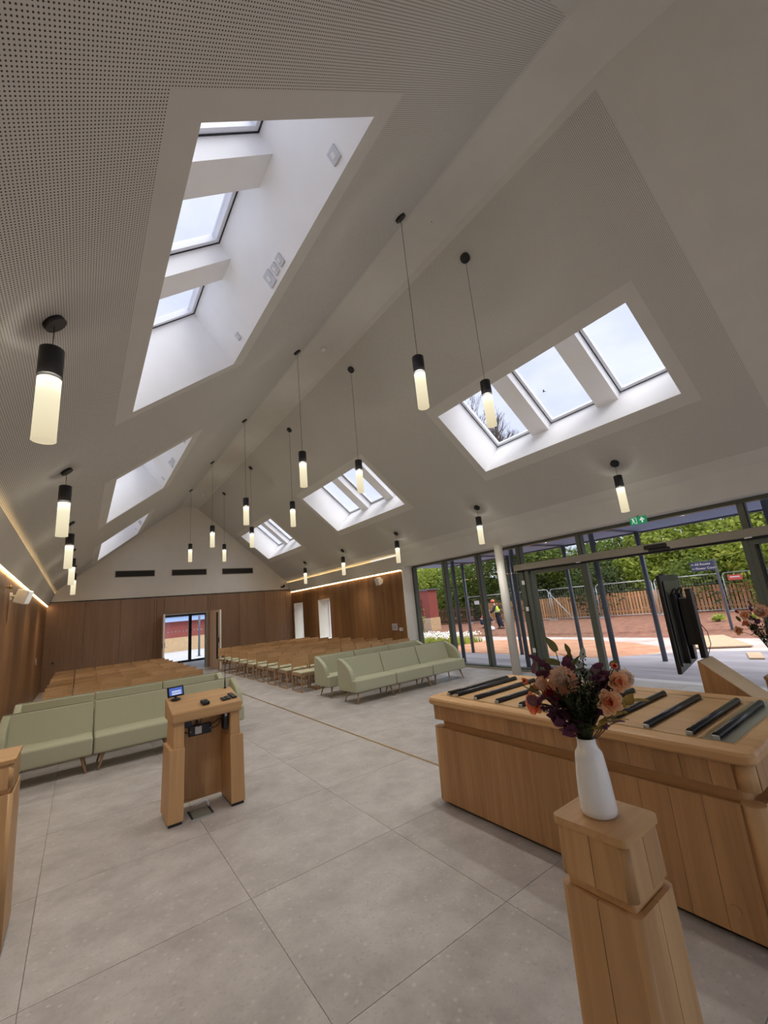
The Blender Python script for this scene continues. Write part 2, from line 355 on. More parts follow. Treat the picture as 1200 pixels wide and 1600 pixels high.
# outer walls
mb = MB(); mb.box(XL-.42, XL-.02, Y0, Y1+.2, -.1, 2.70); mb.box(XL-.42, XL-.24, Y0, Y1+.2, 2.7, 3.3); wl = struct(mb, 'wall_left', white)
mb = MB()
for a, b in ((9.85, 14.53), (15.54, 16.98), (17.99, Y1+.2)): mb.box(XR+.02, 8.3, a, b, -.1, 2.70)
for a, b in ((14.53, 15.54), (16.98, 17.99)): mb.box(XR+.02, 8.3, a, b, -.1, .66); mb.box(XR+.02, 8.3, a, b, 2.18, 2.70)
mb.box(8.0, 8.3, 9.85, Y1+.2, 2.7, 3.3)
mb.quad((XR, 9.85, -.0), (XR, 9.84, 2.7), (8.2, 9.84, 2.8), (8.2, 9.84, 0))
wr = struct(mb, 'wall_right', white)
MB().box(XR-.005, 8.28, 9.80, 9.86, 0, 2.80, r=.004).build('pier_face', white, wr)
for a, b in ((14.53, 15.54), (16.98, 17.99)):
    k = len([o for o in S.objects if o.name.startswith('window_')])+1
    m_ = MB(); m_.box(8.24, 8.29, a, a+.05, .66, 2.18); m_.box(8.24, 8.29, b-.05, b, .66, 2.18); m_.box(8.24, 8.29, a+.05, b-.05, .66, .71); m_.box(8.24, 8.29, a+.05, b-.05, 2.13, 2.18)
    w_ = struct(m_, 'window_%d' % k, skyf); MB().box(8.26, 8.264, a+.05, b-.05, .71, 2.13).build('pane', pane, w_)
    MB().box(XR-.012, 8.24, a+.004, b-.004, .645, .664).build('sill', plastic_w, w_)
# end wall gable with vents and timber panels with the doorway
mb = MB(); DX0, DX1, DZ = 2.56, 4.14, 2.15
mb.box(XL-.3, DX0, Y1+.03, Y1+.25, -.1, 2.86); mb.box(DX1, XR+.4, Y1+.03, Y1+.25, -.1, 2.86); mb.box(DX0, DX1, Y1+.03, Y1+.25, DZ, 2.86)
mb.prism([(XL-.4, 2.83), (XR+.5, 2.83), (XC+.3, 6.5), (XC-.3, 6.5)], 'y', Y1-.0, Y1+.25)

we = struct(mb, 'wall_end', white)
MB().box(XL, XR, Y1-.02, Y1+.02, 2.815, 2.845).build('shadow_gap', vent, we)
seams = [XL, .09, 1.16, 2.24, 2.31, 2.56, 3.3, 4.14, 4.28, 4.36, 5.4, 6.48, 7.5, XR]
for a, b in zip(seams, seams[1:]):
    z0 = DZ+.02 if 2.5 < (a+b)/2 < 4.14 else 0
    MB().box(a+.005, b-.005, Y1-.01, Y1+.02, z0, 2.80, r=.003, seg=1).build('panel', wallwood2, we)
for a, b, nm in ((.92, 2.22, 'leftmost'), (2.80, 4.11, 'middle'), (4.72, 6.03, 'rightmost')):
    t_ = thing('vent_grille', 'dark slot vent high on the white gable, %s of three' % nm, 'vent', ((a+b)/2, Y1, 3.74), 0, 'slot vents on the gable')
    w2 = (b-a)/2; m_ = MB()
    m_.box(-w2, w2, -.02, 0, -.125, -.105); m_.box(-w2, w2, -.02, 0, .105, .125); m_.box(-w2, -w2+.02, -.02, 0, -.105, .105); m_.box(w2-.02, w2, -.02, 0, -.105, .105)
    m_.build('frame', alu, t_); MB().box(-w2+.02, w2-.02, -.006, -.002, -.105, .105).build('backing', framedk, t_)
    m_ = MB(); 
    for k in range(7): m_.box(-w2+.02, w2-.02, -.016, -.006, -.095+k*.03, -.087+k*.03)
    o_ = m_.build('louvres', vent, t_); o_['kind'] = 'stuff'
# timber side wall panels
def side_panels(par, x, y0, y1, holes, sgn, w=.62):
    y = y0; k = 0
    cuts = sorted({y0, y1} | {h for a in holes for h in a[:2]})
    seg = []
    while y < y1-.05: seg.append(y); y += w
    cuts = sorted(set([round(c, 3) for c in cuts+seg])); cuts = [c for i, c in enumerate(cuts) if i == 0 or c-cuts[i-1] > .03]
    for a, b in zip(cuts, cuts[1:]):
        hole = [h for h in holes if h[0]-.01 < (a+b)/2 < h[1]+.01]
        zs = [(0, 2.68)] if not hole else [(0, hole[0][2]), (hole[0][3], 2.68)]
        for z0, z1 in zs:
            MB().box(min(x, x+sgn*.03), max(x, x+sgn*.03), a+.004, b-.004, z0, z1, r=.003, seg=1).build('panel', wallwood, par)
side_panels(wl, XL, 2.2, Y1-.03, [], -1); 
side_panels(wr, XR, 9.90, Y1-.03, [(14.53, 15.54, .645, 2.18), (16.98, 17.99, .645, 2.18)], 1)
# knee panels and concealed light strips
for sd, a, b in ((1, 9.86, Y1), (-1, 1.0, Y1)):
    X = lambda off: XC+sd*off
    m_ = MB(); P = [(X(4.17), 3.115), (X(4.325), 2.715), (X(4.36), 2.715), (X(4.36), 2.735), (X(4.20), 3.13)]
    m_.prism(P, 'y', a, b); m_.quad((X(4.36), a, 2.725), (X(4.36), b, 2.725), (X(4.6), b, 2.725), (X(4.6), a, 2.725))
    kn = struct(m_, 'trim_%d' % (7 if sd == 1 else 8), knee)
    s_ = MB().box(min(X(4.27), X(4.30)), max(X(4.27), X(4.30)), a+.1, b-.05, 2.98, 3.0).build('light_strip', ledstrip, kn)
    s_ = MB().box(min(X(4.335), X(4.352)), max(X(4.335), X(4.352)), a+.02, b-.05, 2.700, 2.711).build('light_strip', ledwall, kn)
# steep bulkhead and soffit over the glazing
m_ = MB(); m_.quad((7.60, yl0(4.2), rz_(4.2)), (7.60, 9.86, rz_(4.2)), (XR, 9.86, 2.80), (XR, yl0(4.2), 2.80)); m_.quad((XR, Y0, 2.80), (XR, 9.86, 2.80), (8.4, 9.86, 2.80), (8.4, Y0, 2.80))
m_.quad((7.6, 9.85, 3.17), (7.6, 9.85, 2.7), (8.4, 9.85, 2.7), (8.4, 9.85, 3.17))
struct(m_, 'trim_9', ceilp)
# glazed chancel wall behind the viewer
m_ = MB(); m_.box(XL-.3, 8.4, Y0-.2, Y0, 2.75, 5.9); m_.box(XL-.3, -.2, Y0-.2, Y0, -.1, 2.75); struct(m_, 'wall_back', white)
m_ = MB(); 
for x in (-.2, 1.85, 3.9, 5.95, 8.1): m_.box(x, x+.08, Y0-.12, Y0, 0, 2.75)
m_.box(-.2, 8.2, Y0-.12, Y0, 0, .05); wbk = struct(m_, 'window_19', frame)
for x in (-.2, 1.85, 3.9, 5.95): MB().box(x+.08, x+2.05, Y0-.07, Y0-.06, .05, 2.75).build('pane', pane, wbk)
# round column
m_ = MB().tube((7.72, 6.15, 0), (7.72, 6.15, 2.83), .095, n=32); struct(m_, 'column', white)
# small ceiling detectors on the ridge strip
for i, (x, y) in enumerate(((3.38, 5.97), (3.41, 8.98), (3.50, 16.27), (3.37, 2.94))):
    big = i in (0, 2)
    t_ = thing('smoke_detector' if big else 'ceiling_sensor', ['round white smoke detector on the ridge strip, nearer one', 'tiny dark sensor on the ridge strip beyond the nearer smoke detector', 'round white smoke detector on the ridge strip by the gable', 'tiny dark sensor on the ridge strip beside the nearest pendants'][i], 'detector', (x, y, rz_(.3)))
    if big:
        MB().lathe([(.055, 0), (.055, -.02), (.03, -.04), (0, -.042)], 20).build('body', plastic_w, t_); MB().tube((0, 0, -.012), (0, 0, -.018), .0565, n=20).build('slot_ring', alu, t_)
    else:
        MB().lathe([(.018, 0), (.016, -.012), (0, -.014)], 14).build('body', plastic_w, t_); MB().ball((0, 0, -.013), .009, 1).build('lens', black, t_)
# ------------------------------------------------------------------ glazing on the right
GH = 2.80
MY = [9.80, 8.44, 7.20, 5.93, 4.45, 1.80, .35, -1.3, -3.1]
def window_struct(m_, mats):
    k = len([o for o in S.objects if o.name.startswith('window_')])+1
    return struct(m_, 'window_%d' % k, mats)
m_ = MB(); m_.box(8.13, 8.27, Y0, 9.84, GH-.06, GH+.02); m_.box(8.12, 8.28, 5.95, 9.84, 0, .06); m_.box(8.12, 8.28, Y0, 1.55, 0, .05)
glz = window_struct(m_, [frame]); MB().box(8.06, 8.14, 5.95, 9.8, 0, .035).build('sill_trim', alu, glz)
for y in MY[:6]+MY[6:]:
    w = .045
    o_ = MB().box(8.10, 8.27, y-w, y+w, .0, GH-.05, r=.004, seg=1).build('mullion', frame, glz)
    MB().box(8.095, 8.11, y-w-.012, y-w, .02, GH-.06).build('gasket', framedk, glz)
for a, b in zip(MY, MY[1:]):
    lo = 2.30 if (a < 6 and b > .9) else .06
    MB().box(8.19, 8.20, b+.045, a-.045, lo, GH-.06).build('pane', pane, glz)
# sliding entrance: header, fixed and moving leaves
dr = thing('sliding_door_set', 'glazed automatic sliding entrance doors standing open in the window wall', 'door', (8.1, 3.2, 0))
P = lambda x0, x1, y0, y1, z0, z1, nm, mt, r=.004, par=dr: MB().box(x0-8.1, x1-8.1, y0-3.2, y1-3.2, z0, z1, r=r, seg=1).build(nm, mt, par)
P(8.00, 8.15, .30, 6.03, 2.20, 2.335, 'header', alu, .008); P(8.06, 8.16, .32, 6.0, 2.165, 2.2, 'header_underside', framedk)
sn = P(7.965, 8.0, 2.86, 3.22, 2.24, 2.31, 'motion_sensor', blackm, .015); P(7.975, 8.02, 2.82, 3.16, 2.195, 2.24, 'sensor_window', blackm, .01)
def leaf(y0, y1, x, nm):
    lf = MB().box(x-.03-8.1, x+.03-8.1, y0-3.2, y0+.075-3.2, .03, 2.17, r=.004, seg=1).build('door_leaf', frame, dr)
    for q in ((y1-.075, y1, .03, 2.17), (y0+.075, y1-.075, 2.09, 2.17), (y0+.075, y1-.075, .03, .13)):
        MB().box(x-.03-8.1, x+.03-8.1, q[0]-3.2, q[1]-3.2, q[2], q[3], r=.003, seg=1).build('leaf_rail', frame, lf)
    MB().box(x-.006-8.1, x+.006-8.1, y0+.07-3.2, y1-.07-3.2, .12, 2.10).build('pane', pane, lf); return lf
leaf(4.36, 5.66, 8.12, 'a'); leaf(4.45, 5.93, 8.21, 'b'); leaf(.55, 1.90, 8.12, 'c'); leaf(.40, 1.80, 8.21, 'd')
P(8.06, 8.18, 5.70, 5.80, .0, 2.17, 'jamb_post', frame); P(8.08, 8.2, 5.86, 5.98, 0, 2.17, 'jamb_post', frame); P(8.08, 8.14, 5.80, 5.86, 0.02, 2.15, 'jamb_recess', framedk)
for z in (.42, 1.30, 1.88): P(8.045, 8.062, 5.83, 5.90, z, z+.09, 'lock_plate', plastic_w, .003)
for y in (4.42, 1.74): P(7.985, 8.0, y, y+.09, 2.185, 2.205, 'sensor_tab', plastic_w, .002)
# exit sign
es = thing('exit_sign', 'green exit sign with running figure and arrow over the glass doors', 'sign', (7.74, 3.10, 2.737))
green = plain('exit_green', (20, 140, 96), .4, noise=.02, emit=(20, 140, 96), estr=.25)
signw = plain('sign_white', (235, 245, 240), .4, noise=.01, emit=(235, 245, 240), estr=.3)
MB().box(-.02, 0, -.135, .135, -.065, .065, r=.004, seg=1).build('panel', green, es)
MB().box(-.004, .004, -.02, .02, .06, .09).build('bracket', alu, es)
m_ = MB(); f = -.0225
m_.prism([(-.10, -.05), (-.035, -.05), (-.035, .05), (-.10, .05)], 'x', f, f+.002) if False else None
# arrow (towards -y side of the sign is the viewer's right)
m_ = MB(); m_.prism([(-.075, -.045), (-.055, -.045), (-.055, .008), (-.075, .008)], 'x', f, f+.002)
m_.prism([(-.065, .048), (-.105, .002), (-.092, -.008), (-.065, .022), (-.038, -.008), (-.025, .002)], 'x', f, f+.002); m_.build('arrow', signw, es)
m_ = MB(); m_.tube((f, .083, .034), (f+.003, .083, .034), .011, n=12)
for a, b, w in (((.078, .022), (.072, -.006), .009), ((.078, .018), (.098, .004), .005), ((.076, .018), (.052, .014), .005), ((.072, -.006), (.090, -.022), .006), ((.090, -.022), (.104, -.044), .005), ((.072, -.006), (.056, -.024), .006), ((.056, -.024), (.062, -.046), .005)):
    m_.tube((f, a[0], a[1]), (f, b[0], b[1]), w*.8, n=6)
m_.build('running_figure', signw, es)
m_ = MB(); m_.box(f, f+.002, .022, .027, -.05, .05); m_.box(f, f+.002, .022, .055, -.05, -.045); m_.box(f, f+.002, .022, .12, .046, .05); m_.build('doorway', signw, es)

# ------------------------------------------------------------------ far doorway
m_ = MB(); m_.box(DX0-.0, DX0+.05, Y1-.03, Y1+.24, 0, DZ); m_.box(DX1-.05, DX1, Y1-.03, Y1+.24, 0, DZ); m_.box(DX0+.05, DX1-.05, Y1-.03, Y1+.24, DZ-.05, DZ)
struct(m_, 'trim_10', alu)
doorwood = wood('door_veneer', (216, 188, 160), (190, 160, 132), 'z')
def tleaf(lx, ly, rz, lab, sgn):
    t_ = thing('timber_door', lab, 'door', (lx, ly, 0), rz, 'open timber doors')
    L = 1.02; m_ = MB()
    if sgn > 0:
        m_.box(-.025, .025, -L, -L+.18, .01, 2.13); m_.box(-.025, .025, -L+.40, 0, .01, 2.13); m_.box(-.025, .025, -L+.18, -L+.40, .01, .35); m_.box(-.025, .025, -L+.18, -L+.40, 2.05, 2.13)
    else: m_.box(-.025, .025, -L, 0, .01, 2.13)
    m_.build('leaf', doorwood, t_)
    MB().box(-.027, .027, -L-.012, -L, .01, 2.13).build('edge_trim', plastic_w, t_)
    if sgn > 0: MB().box(-.012, .012, -L+.18, -L+.40, .35, 2.05).build('vision_panel', blackm, t_)
    m_ = MB().box(-.05, -.028, -L+.05, -L+.10, .95, 1.12, r=.006); m_.box(.028, .05, -L+.05, -L+.10, .95, 1.12, r=.006); m_.build('handle', black, t_)
    return t_
tleaf(4.13, 17.60, radians(6), 'right timber door leaf standing open, with dark vision strip', 1)
tleaf(2.52, 18.14, radians(-5), 'left timber door leaf standing open, seen almost edge on', -1)
# lobby
m_ = MB(); m_.box(1.9, 6.4, Y1+.05, 24, -.12, -.001); lobf = struct(m_, 'floor_lobby', plain('lobby_floor', (196, 196, 198), .5, noise=.04, scale=8))
m_ = MB(); m_.box(1.8, 1.95, Y1+.2, 22.1, 0, 2.9); struct(m_, 'wall_lobby_left', white)
m_ = MB(); m_.box(6.3, 6.45, Y1+.2, 22.1, 0, 2.9); struct(m_, 'wall_lobby_right', white)
m_ = MB(); m_.box(1.8, 6.45, Y1+.2, 22.1, 2.5, 2.6); m_.box(1.8, 6.4, 22.0, 22.15, 2.2, 2.6); struct(m_, 'ceiling_lobby', white)
darkal = plain('dark_aluminium', (38, 42, 50), .45, .2, noise=.05)
m_ = MB()
for x0, x1 in ((1.95, 3.10), (6.1, 6.3)): m_.box(x0, x1, 22.0, 22.08, 0, 2.2)
m_.box(3.1, 6.1, 22.0, 22.08, 2.10, 2.2); m_.box(3.1, 6.1, 22.0, 22.08, 0, .09)
od = struct(m_, 'door_1', darkal)
for x in (4.17, 5.16): MB().box(x, x+.13, 21.98, 22.08, .09, 2.10).build('stile', darkal, od)
for a, b in ((3.1, 4.17), (4.30, 5.16), (5.29, 6.1)): MB().box(a, b, 22.03, 22.036, .09, 2.10).build('pane', pane, od)
dotm = plain('frosted_dot', (240, 240, 240), .6, noise=.01); n_ = dotm.node_tree; tr_ = N(n_, 'ShaderNodeBsdfTranslucent'); mx_ = N(n_, 'ShaderNodeMixShader'); mx_.inputs[0].default_value = .75
n_.links.new(n_.nodes['Principled BSDF'].outputs[0], mx_.inputs[1]); n_.links.new(tr_.outputs[0], mx_.inputs[2]); n_.links.new(mx_.outputs[0], n_.nodes['Material Output'].inputs['Surface'])
for x in [3.3+.16*k for k in range(6)]+[4.42+.16*k for k in range(4)]:
    MB().tube((x, 22.025, 1.42), (x, 22.03, 1.42), .028, n=12).build('marking_dot', dotm, od)

# ------------------------------------------------------------------ pendants
shade = bpy.data.materials.new('opal_glass'); shade.use_nodes = True; n_ = shade.node_tree; n_.nodes.clear()
o_ = N(n_, 'ShaderNodeOutputMaterial'); e_ = N(n_, 'ShaderNodeEmission'); tr_ = N(n_, 'ShaderNodeBsdfTransparent'); ms = N(n_, 'ShaderNodeMixShader')
tl_ = N(n_, 'ShaderNodeTexCoord'); sz = N(n_, 'ShaderNodeSeparateXYZ'); mr = N(n_, 'ShaderNodeMapRange'); cr = N(n_, 'ShaderNodeValToRGB')
n_.links.new(tl_.outputs['Object'], sz.inputs[0]); mr.inputs['From Min'].default_value = -.42; mr.inputs['From Max'].default_value = 0
n_.links.new(sz.outputs['Z'], mr.inputs['Value']); n_.links.new(mr.outputs[0], cr.inputs['Fac'])
cr.color_ramp.elements[0].color = (.50, .43, .29, 1); cr.color_ramp.elements[1].color = (1.5, 1.35, .95, 1)
e2_ = cr.color_ramp.elements.new(.70); e2_.color = (.66, .60, .43, 1)
n_.links.new(cr.outputs['Color'], e_.inputs['Color']); e_.inputs['Strength'].default_value = 1.0
ms.inputs[0].default_value = .12; tr_.inputs['Color'].default_value = (1, .95, .82, 1)
n_.links.new(e_.outputs[0], ms.inputs[1]); n_.links.new(tr_.outputs[0], ms.inputs[2]); n_.links.new(ms.outputs[0], o_.inputs['Surface'])
clearg = glassy('clear_collar', (.95, .95, .93), .06)
def pendant(x, y, zc, lab):
    """zc: underside of the black cap"""
    off = abs(x-XC); zr = rz_(off); sd = 1 if x > XC else -1
    t_ = thing('pendant_lamp', lab, 'lamp', (x, y, zc), 0, 'cylindrical pendant lamps')
    m_ = MB(); tilt = Matrix.Rotation(sd*radians(40), 4, 'Y'); H = zr-zc
    q = bmesh.new(); bmesh.ops.create_cone(q, cap_ends=True, segments=28, radius1=.066, radius2=.066, depth=.03)
    for f in q.faces: f.smooth = len(f.verts) == 4
    m_.add(q, Matrix.Translation((0, 0, H-.022)) @ tilt); m_.build('ceiling_rose', black, t_)
    MB().tube((0, 0, .19), (0, 0, H-.03), .0028, n=6).build('cord', black, t_)
    m_ = MB().lathe([(.001, .19), (.058, .19), (.064, .184), (.064, 0), (.060, -.002), (.050, .0), (.001, .01)], 32); m_.build('cap', black, t_)
    MB().lathe([(.0605, 0), (.0605, -.022), (.0585, -.022), (.0585, 0)], 32).build('collar', clearg, t_)
    m_ = MB().lathe([(.0605, -.02), (.0605, -.42)], 32); s_ = m_.build('glass_shade', shade, t_)
    MB().lathe([(.0612, -.412), (.0616, -.42), (.060, -.421), (.059, -.414)], 32).build('rim', shade, t_)
    low = zc < 3.6
    ld = bpy.data.lights.new('lamp_light', 'POINT'); lo = bpy.data.objects.new('lamp_light', ld); COL.objects.link(lo); lo.parent = t_
    lo.location = (0, 0, -.13); ld.energy = LAMP_W[0] if low else LAMP_W[1]; ld.color = (1, .95, .87); ld.shadow_soft_size = .03
    ld = bpy.data.lights.new('down_light', 'AREA'); lo = bpy.data.objects.new('down_light', ld); COL.objects.link(lo); lo.parent = t_
    ld.shape = 'DISK'; ld.size = .10; lo.location = (0, 0, -.36); ld.energy = LAMP_W[2]; ld.color = (1, .96, .90)
    return t_
PY = (2.97, 6.0, 9.01, 12.02, 15.0)
pos = ['nearest of its row', 'second of its row', 'third of its row', 'fourth of its row', 'fifth and farthest of its row']
for i, y in enumerate(PY):
    pendant(-.24, y, 3.25, 'opal pendant hung low along the left timber wall, '+pos[i])
    pendant(2.86, y, 4.15, 'opal pendant on a long cord left of the ridge, '+pos[i])
    pendant(3.97, y, 4.15, 'opal pendant on a long cord right of the ridge, '+pos[i])
    pendant(7.02, y, 3.24, 'opal pendant hung low along the window side, '+pos[i])

# ------------------------------------------------------------------ speakers, plates
def speaker(x, y, z, rz, lab):
    t_ = thing('wall_speaker', lab, 'speaker', (x, y, z), rz)
    M = Matrix.Rotation(radians(18), 4, 'X')
    MB().box(-.085, .085, -.14, .02, -.11, .11, r=.015, M=M).build('cabinet', plastic_w, t_)
    MB().box(-.074, .074, -.146, -.138, -.098, .098, r=.004, M=M).build('grille', plain('speaker_grille', (206, 206, 204), .8), t_)
    m_ = MB(); m_.tube((0, .0, 0), (0, .11, .0), .018, n=10); m_.box(-.035, .035, .105, .12, -.06, .06, r=.004); m_.build('bracket', plastic_w, t_); return t_
speaker(-.84, 9.0, 2.40, radians(70), 'white loudspeaker on a bracket high on the left timber wall')
speaker(7.62, 10.85, 2.49, radians(-80), 'white loudspeaker on a bracket high on the right timber wall')
t_ = thing('spot_lamp', 'tiny brass spot lamp high on the left timber wall beside the loudspeaker', 'lamp', (XL+.01, 8.5, 2.50)); MB().tube((0, 0, 0), (.05, 0, 0), .012, n=10).build('arm', brass, t_); MB().tube((.05, 0, -.03), (.05, 0, .03), .022, n=12).build('head', brass, t_)
t_ = thing('wall_socket', 'pair of small chrome sockets on the left timber wall near the far corner', 'socket', (XL+.002, 15.37, 1.08))
for k, (dy, dz) in enumerate(((-.10, .05), (.10, -.04))): MB().box(0, .02, dy-.045, dy+.045, dz-.045, dz+.045, r=.004).build('plate', steel, t_)
t_ = thing('door_knob', 'small dark knob on the far timber wall near the left corner', 'knob', (-.69, Y1-.01, .86)); MB().lathe([(.03, 0), (.03, .006), (.012, .01), (.012, .03), (.028, .04), (.022, .06), (0, .062)], 16, ).build('knob', black, t_); t_.rotation_euler = (pi/2, 0, 0)
t_ = thing('wall_display', 'square grey control panel on the right timber wall by the window pier', 'panel', (XR-.001, 10.45, 1.05)); MB().box(-.02, 0, -.13, .13, -.10, .10, r=.005).build('housing', plain('panel_grey', (186, 178, 182), .4), t_); MB().box(-.024, -.019, -.09, .09, -.06, .06, r=.002).build('screen', plain('panel_screen', (160, 156, 166), .3), t_)
t_ = thing('wall_socket', 'small double socket on the right timber wall beside the grey control panel', 'socket', (XR-.001, 10.15, .98)); MB().box(-.015, 0, -.08, .08, -.045, .045, r=.004).build('plate', plastic_w, t_); MB().box(-.03, -.014, -.05, -.02, -.02, .02, r=.003).build('plug', blackm, t_)
t_ = thing('security_camera', 'small black camera on the end wall at the foot of the gable', 'camera', (7.38, Y1, 2.95)); MB().tube((0, 0, 0), (0, -.08, 0), .02, n=10).build('bracket', blackm, t_); MB().tube((-.12, -.09, 0), (.04, -.09, .02), .04, .045, n=14).build('body', blackm, t_); MB().box(-.02, .06, -.12, -.06, .03, .10, r=.01).build('hood', blackm, t_)

# ------------------------------------------------------------------ lectern
lt = thing('lectern', 'oak lectern with sloping top and open back beside the green sofas', 'lectern', (1.035, 4.68, 0))
lx = lambda x: x-1.035
ly = lambda y: y-4.68
for sg, nm in ((-1, 'l'), (1, 'r')):
    q = lambda a: sg*a
    # lower flared cheek, with a black foot below
    def taper(z0, z1, o0, i0, o1, i1, f0, b0, f1, b1, name, mat, par=lt, r=.004):
        vs = []
        for z, o, i, fy, by in ((z0, o0, i0, f0, b0), (z1, o1, i1, f1, b1)):
            a, b = sorted((q(i), q(o))); vs += [(a, fy, z), (b, fy, z), (b, by, z), (a, by, z)]
        t = bmesh.new(); V = [t.verts.new(v) for v in vs]
        for f in ((3, 2, 1, 0), (4, 5, 6, 7), (0, 1, 5, 4), (1, 2, 6, 5), (2, 3, 7, 6), (3, 0, 4, 7)): t.faces.new([V[i] for i in f])
        bmesh.ops.recalc_face_normals(t, faces=t.faces)
        if r: bmesh.ops.bevel(t, geom=t.edges[:], offset=r, segments=2, profile=.5, affect='EDGES')
        m_ = MB(); m_.add(t); return m_.build(name, mat, par)
    taper(.025, .612, .335, .205, .325, .20, -.19, .19, -.185, .185, 'leg', oak)
    taper(0, .03, .325, .215, .325, .215, -.175, .18, -.175, .18, 'foot', rubber, r=0)
    taper(.60, .83, .298, .205, .292, .205, -.172, .18, -.172, .18, 'upper_cheek', oak)
MB().box(-.21, .21, .165, .185, .06, .83, r=.002).build('back_panel', oak, lt)
MB().box(-.21, .21, .15, .19, .045, .062).build('bottom_rail', oakx, lt)
# top: sloping box
z0f, z0b = .915, 1.012
m_ = MB(); m_.prism([(-.195, .826), (-.195, z0f), (.215, z0b), (.215, .86), (.20, .826)], 'x', -.315, .315, r=.012); tp = m_.build('top', oakx, lt)
def on_top(x, y): return (lx(x), ly(y), z0f+(z0b-z0f)*(ly(y)+.195)/.41+.0015)
def world_top(x, y): a = on_top(x, y); return (x, y, a[2])
sl_ = atan2(z0b-z0f, .41)
# cables and power box inside
pb = thing('power_box', 'black power distribution box with white socket hung inside the lectern', 'power box', (1.03, 4.80, .665), 0)
MB().box(-.105, .105, -.0, .03, -.045, .05, r=.004).build('housing', blackm, pb); MB().box(-.05, .012, -.006, .0, -.032, .038, r=.003).build('socket', plastic_w, pb)
for sx in (-.092, .092): MB().tube((sx, -.008, 0), (sx, 0, 0), .006, n=8).build('knob', steel, pb)
rx = thing('receiver_unit', 'black radio receiver mounted inside the lectern on the left', 'receiver', (.90, 4.80, .775)); MB().box(-.045, .045, -.03, .04, -.06, .055, r=.004).build('case', blackm, rx); MB().box(-.03, .03, -.034, -.029, .02, .04).build('label_strip', steel, rx)
ph = thing('phone_cradle', 'black upright handset in a holder inside the lectern on the right', 'handset', (1.21, 4.60, .745)); MB().box(-.02, .02, -.05, .05, -.075, .075, r=.006).build('body', blackm, ph); MB().box(-.012, .012, -.056, -.05, .045, .07, r=.002).build('clip', steel, ph)
def cable(pts, lab, mt=black, r=.0035, name='cable', grp=None):
    cu = bpy.data.curves.new(name, 'CURVE'); cu.dimensions = '3D'; cu.bevel_depth = r; cu.bevel_resolution = 2; sp = cu.splines.new('NURBS'); sp.points.add(len(pts)-1)
    for p_, c_ in zip(sp.points, pts): p_.co = (*c_, 1)
    sp.use_endpoint_u = True; sp.order_u = 3; o_ = bpy.data.objects.new(name, cu); COL.objects.link(o_)
    dg = bpy.context.evaluated_depsgraph_get(); dg.update(); me = bpy.data.meshes.new_from_object(o_.evaluated_get(dg)); bpy.data.objects.remove(o_); me.materials.append(mt)
    o_ = bpy.data.objects.new(name, me); COL.objects.link(o_)
    for f in me.polygons: f.use_smooth = True
    if lab: tag(o_, lab, 'cable', grp)
    return o_
cable([(1.0, 4.83, .83), (.98, 4.80, .80), (1.0, 4.79, .75), (1.0, 4.81, .70)], 'thick black cable dropping to the power box in the lectern', r=.010)
cable([(1.04, 4.83, .83), (1.06, 4.80, .80), (1.03, 4.77, .76), (1.01, 4.79, .70)], 'thin black cable looping beside the thick one in the lectern', r=.004)
cable([(.94, 4.79, .78), (.97, 4.77, .76), (.99, 4.78, .79)], 'short black cable from the radio receiver in the lectern', r=.005)
cable([(1.11, 4.80, .69), (1.17, 4.78, .71), (1.21, 4.80, .74), (1.23, 4.82, .72)], 'upper black cable sagging right of the power box', r=.004)
cable([(1.11, 4.80, .66), (1.18, 4.77, .66), (1.22, 4.80, .71), (1.235, 4.82, .73)], 'lower black cable sagging right of the power box', r=.004)
cable([(.94, 4.80, .67), (.90, 4.77, .655), (.86, 4.81, .69)], 'black cable left of the power box', r=.004)
# things on the lectern
p = world_top(.80, 4.80); dp = thing('display_monitor', 'small black touch display with blue screen on the lectern', 'display', p, radians(14))
MB().lathe([(.045, .0), (.045, .008), (.03, .014), (.012, .02), (.012, .045)], 20).build('base', blackm, dp)
Mx = Matrix.Translation((0, .005, .075)) @ Matrix.Rotation(radians(-16), 4, 'X')
MB().box(-.078, .078, -.008, .008, -.048, .048, r=.004, M=Mx).build('housing', blackm, dp)
scr = led('screen_blue', (92, 118, 205), .55); scw = led('screen_pale', (200, 210, 240), .6)
o_ = MB().box(-.062, .062, -.0095, -.008, -.034, .034, M=Mx).build('screen', scr, dp)
for z in (-.002, -.024): MB().box(-.040, .048, -.0105, -.0095, z-.007, z+.009, M=Mx).build('window', scw, o_)
p = world_top(1.285, 4.86); mc = thing('gooseneck_microphone', 'thin black gooseneck microphone at the lectern back corner', 'microphone', p)
MB().lathe([(.014, 0), (.014, .008), (.008, .012), (.007, .06), (.004, .10)], 14).build('base', black, mc)
m_ = MB(); pts = [(0, 0, .09), (.0, 0, .16), (.004, -.004, .22), (.014, -.012, .262)]; m_.path(pts, .0028, 8); m_.build('stem', black, mc)
MB().ball((.019, -.016, .275), .009, 2, (1, 1, 1.6)).build('capsule', black, mc)
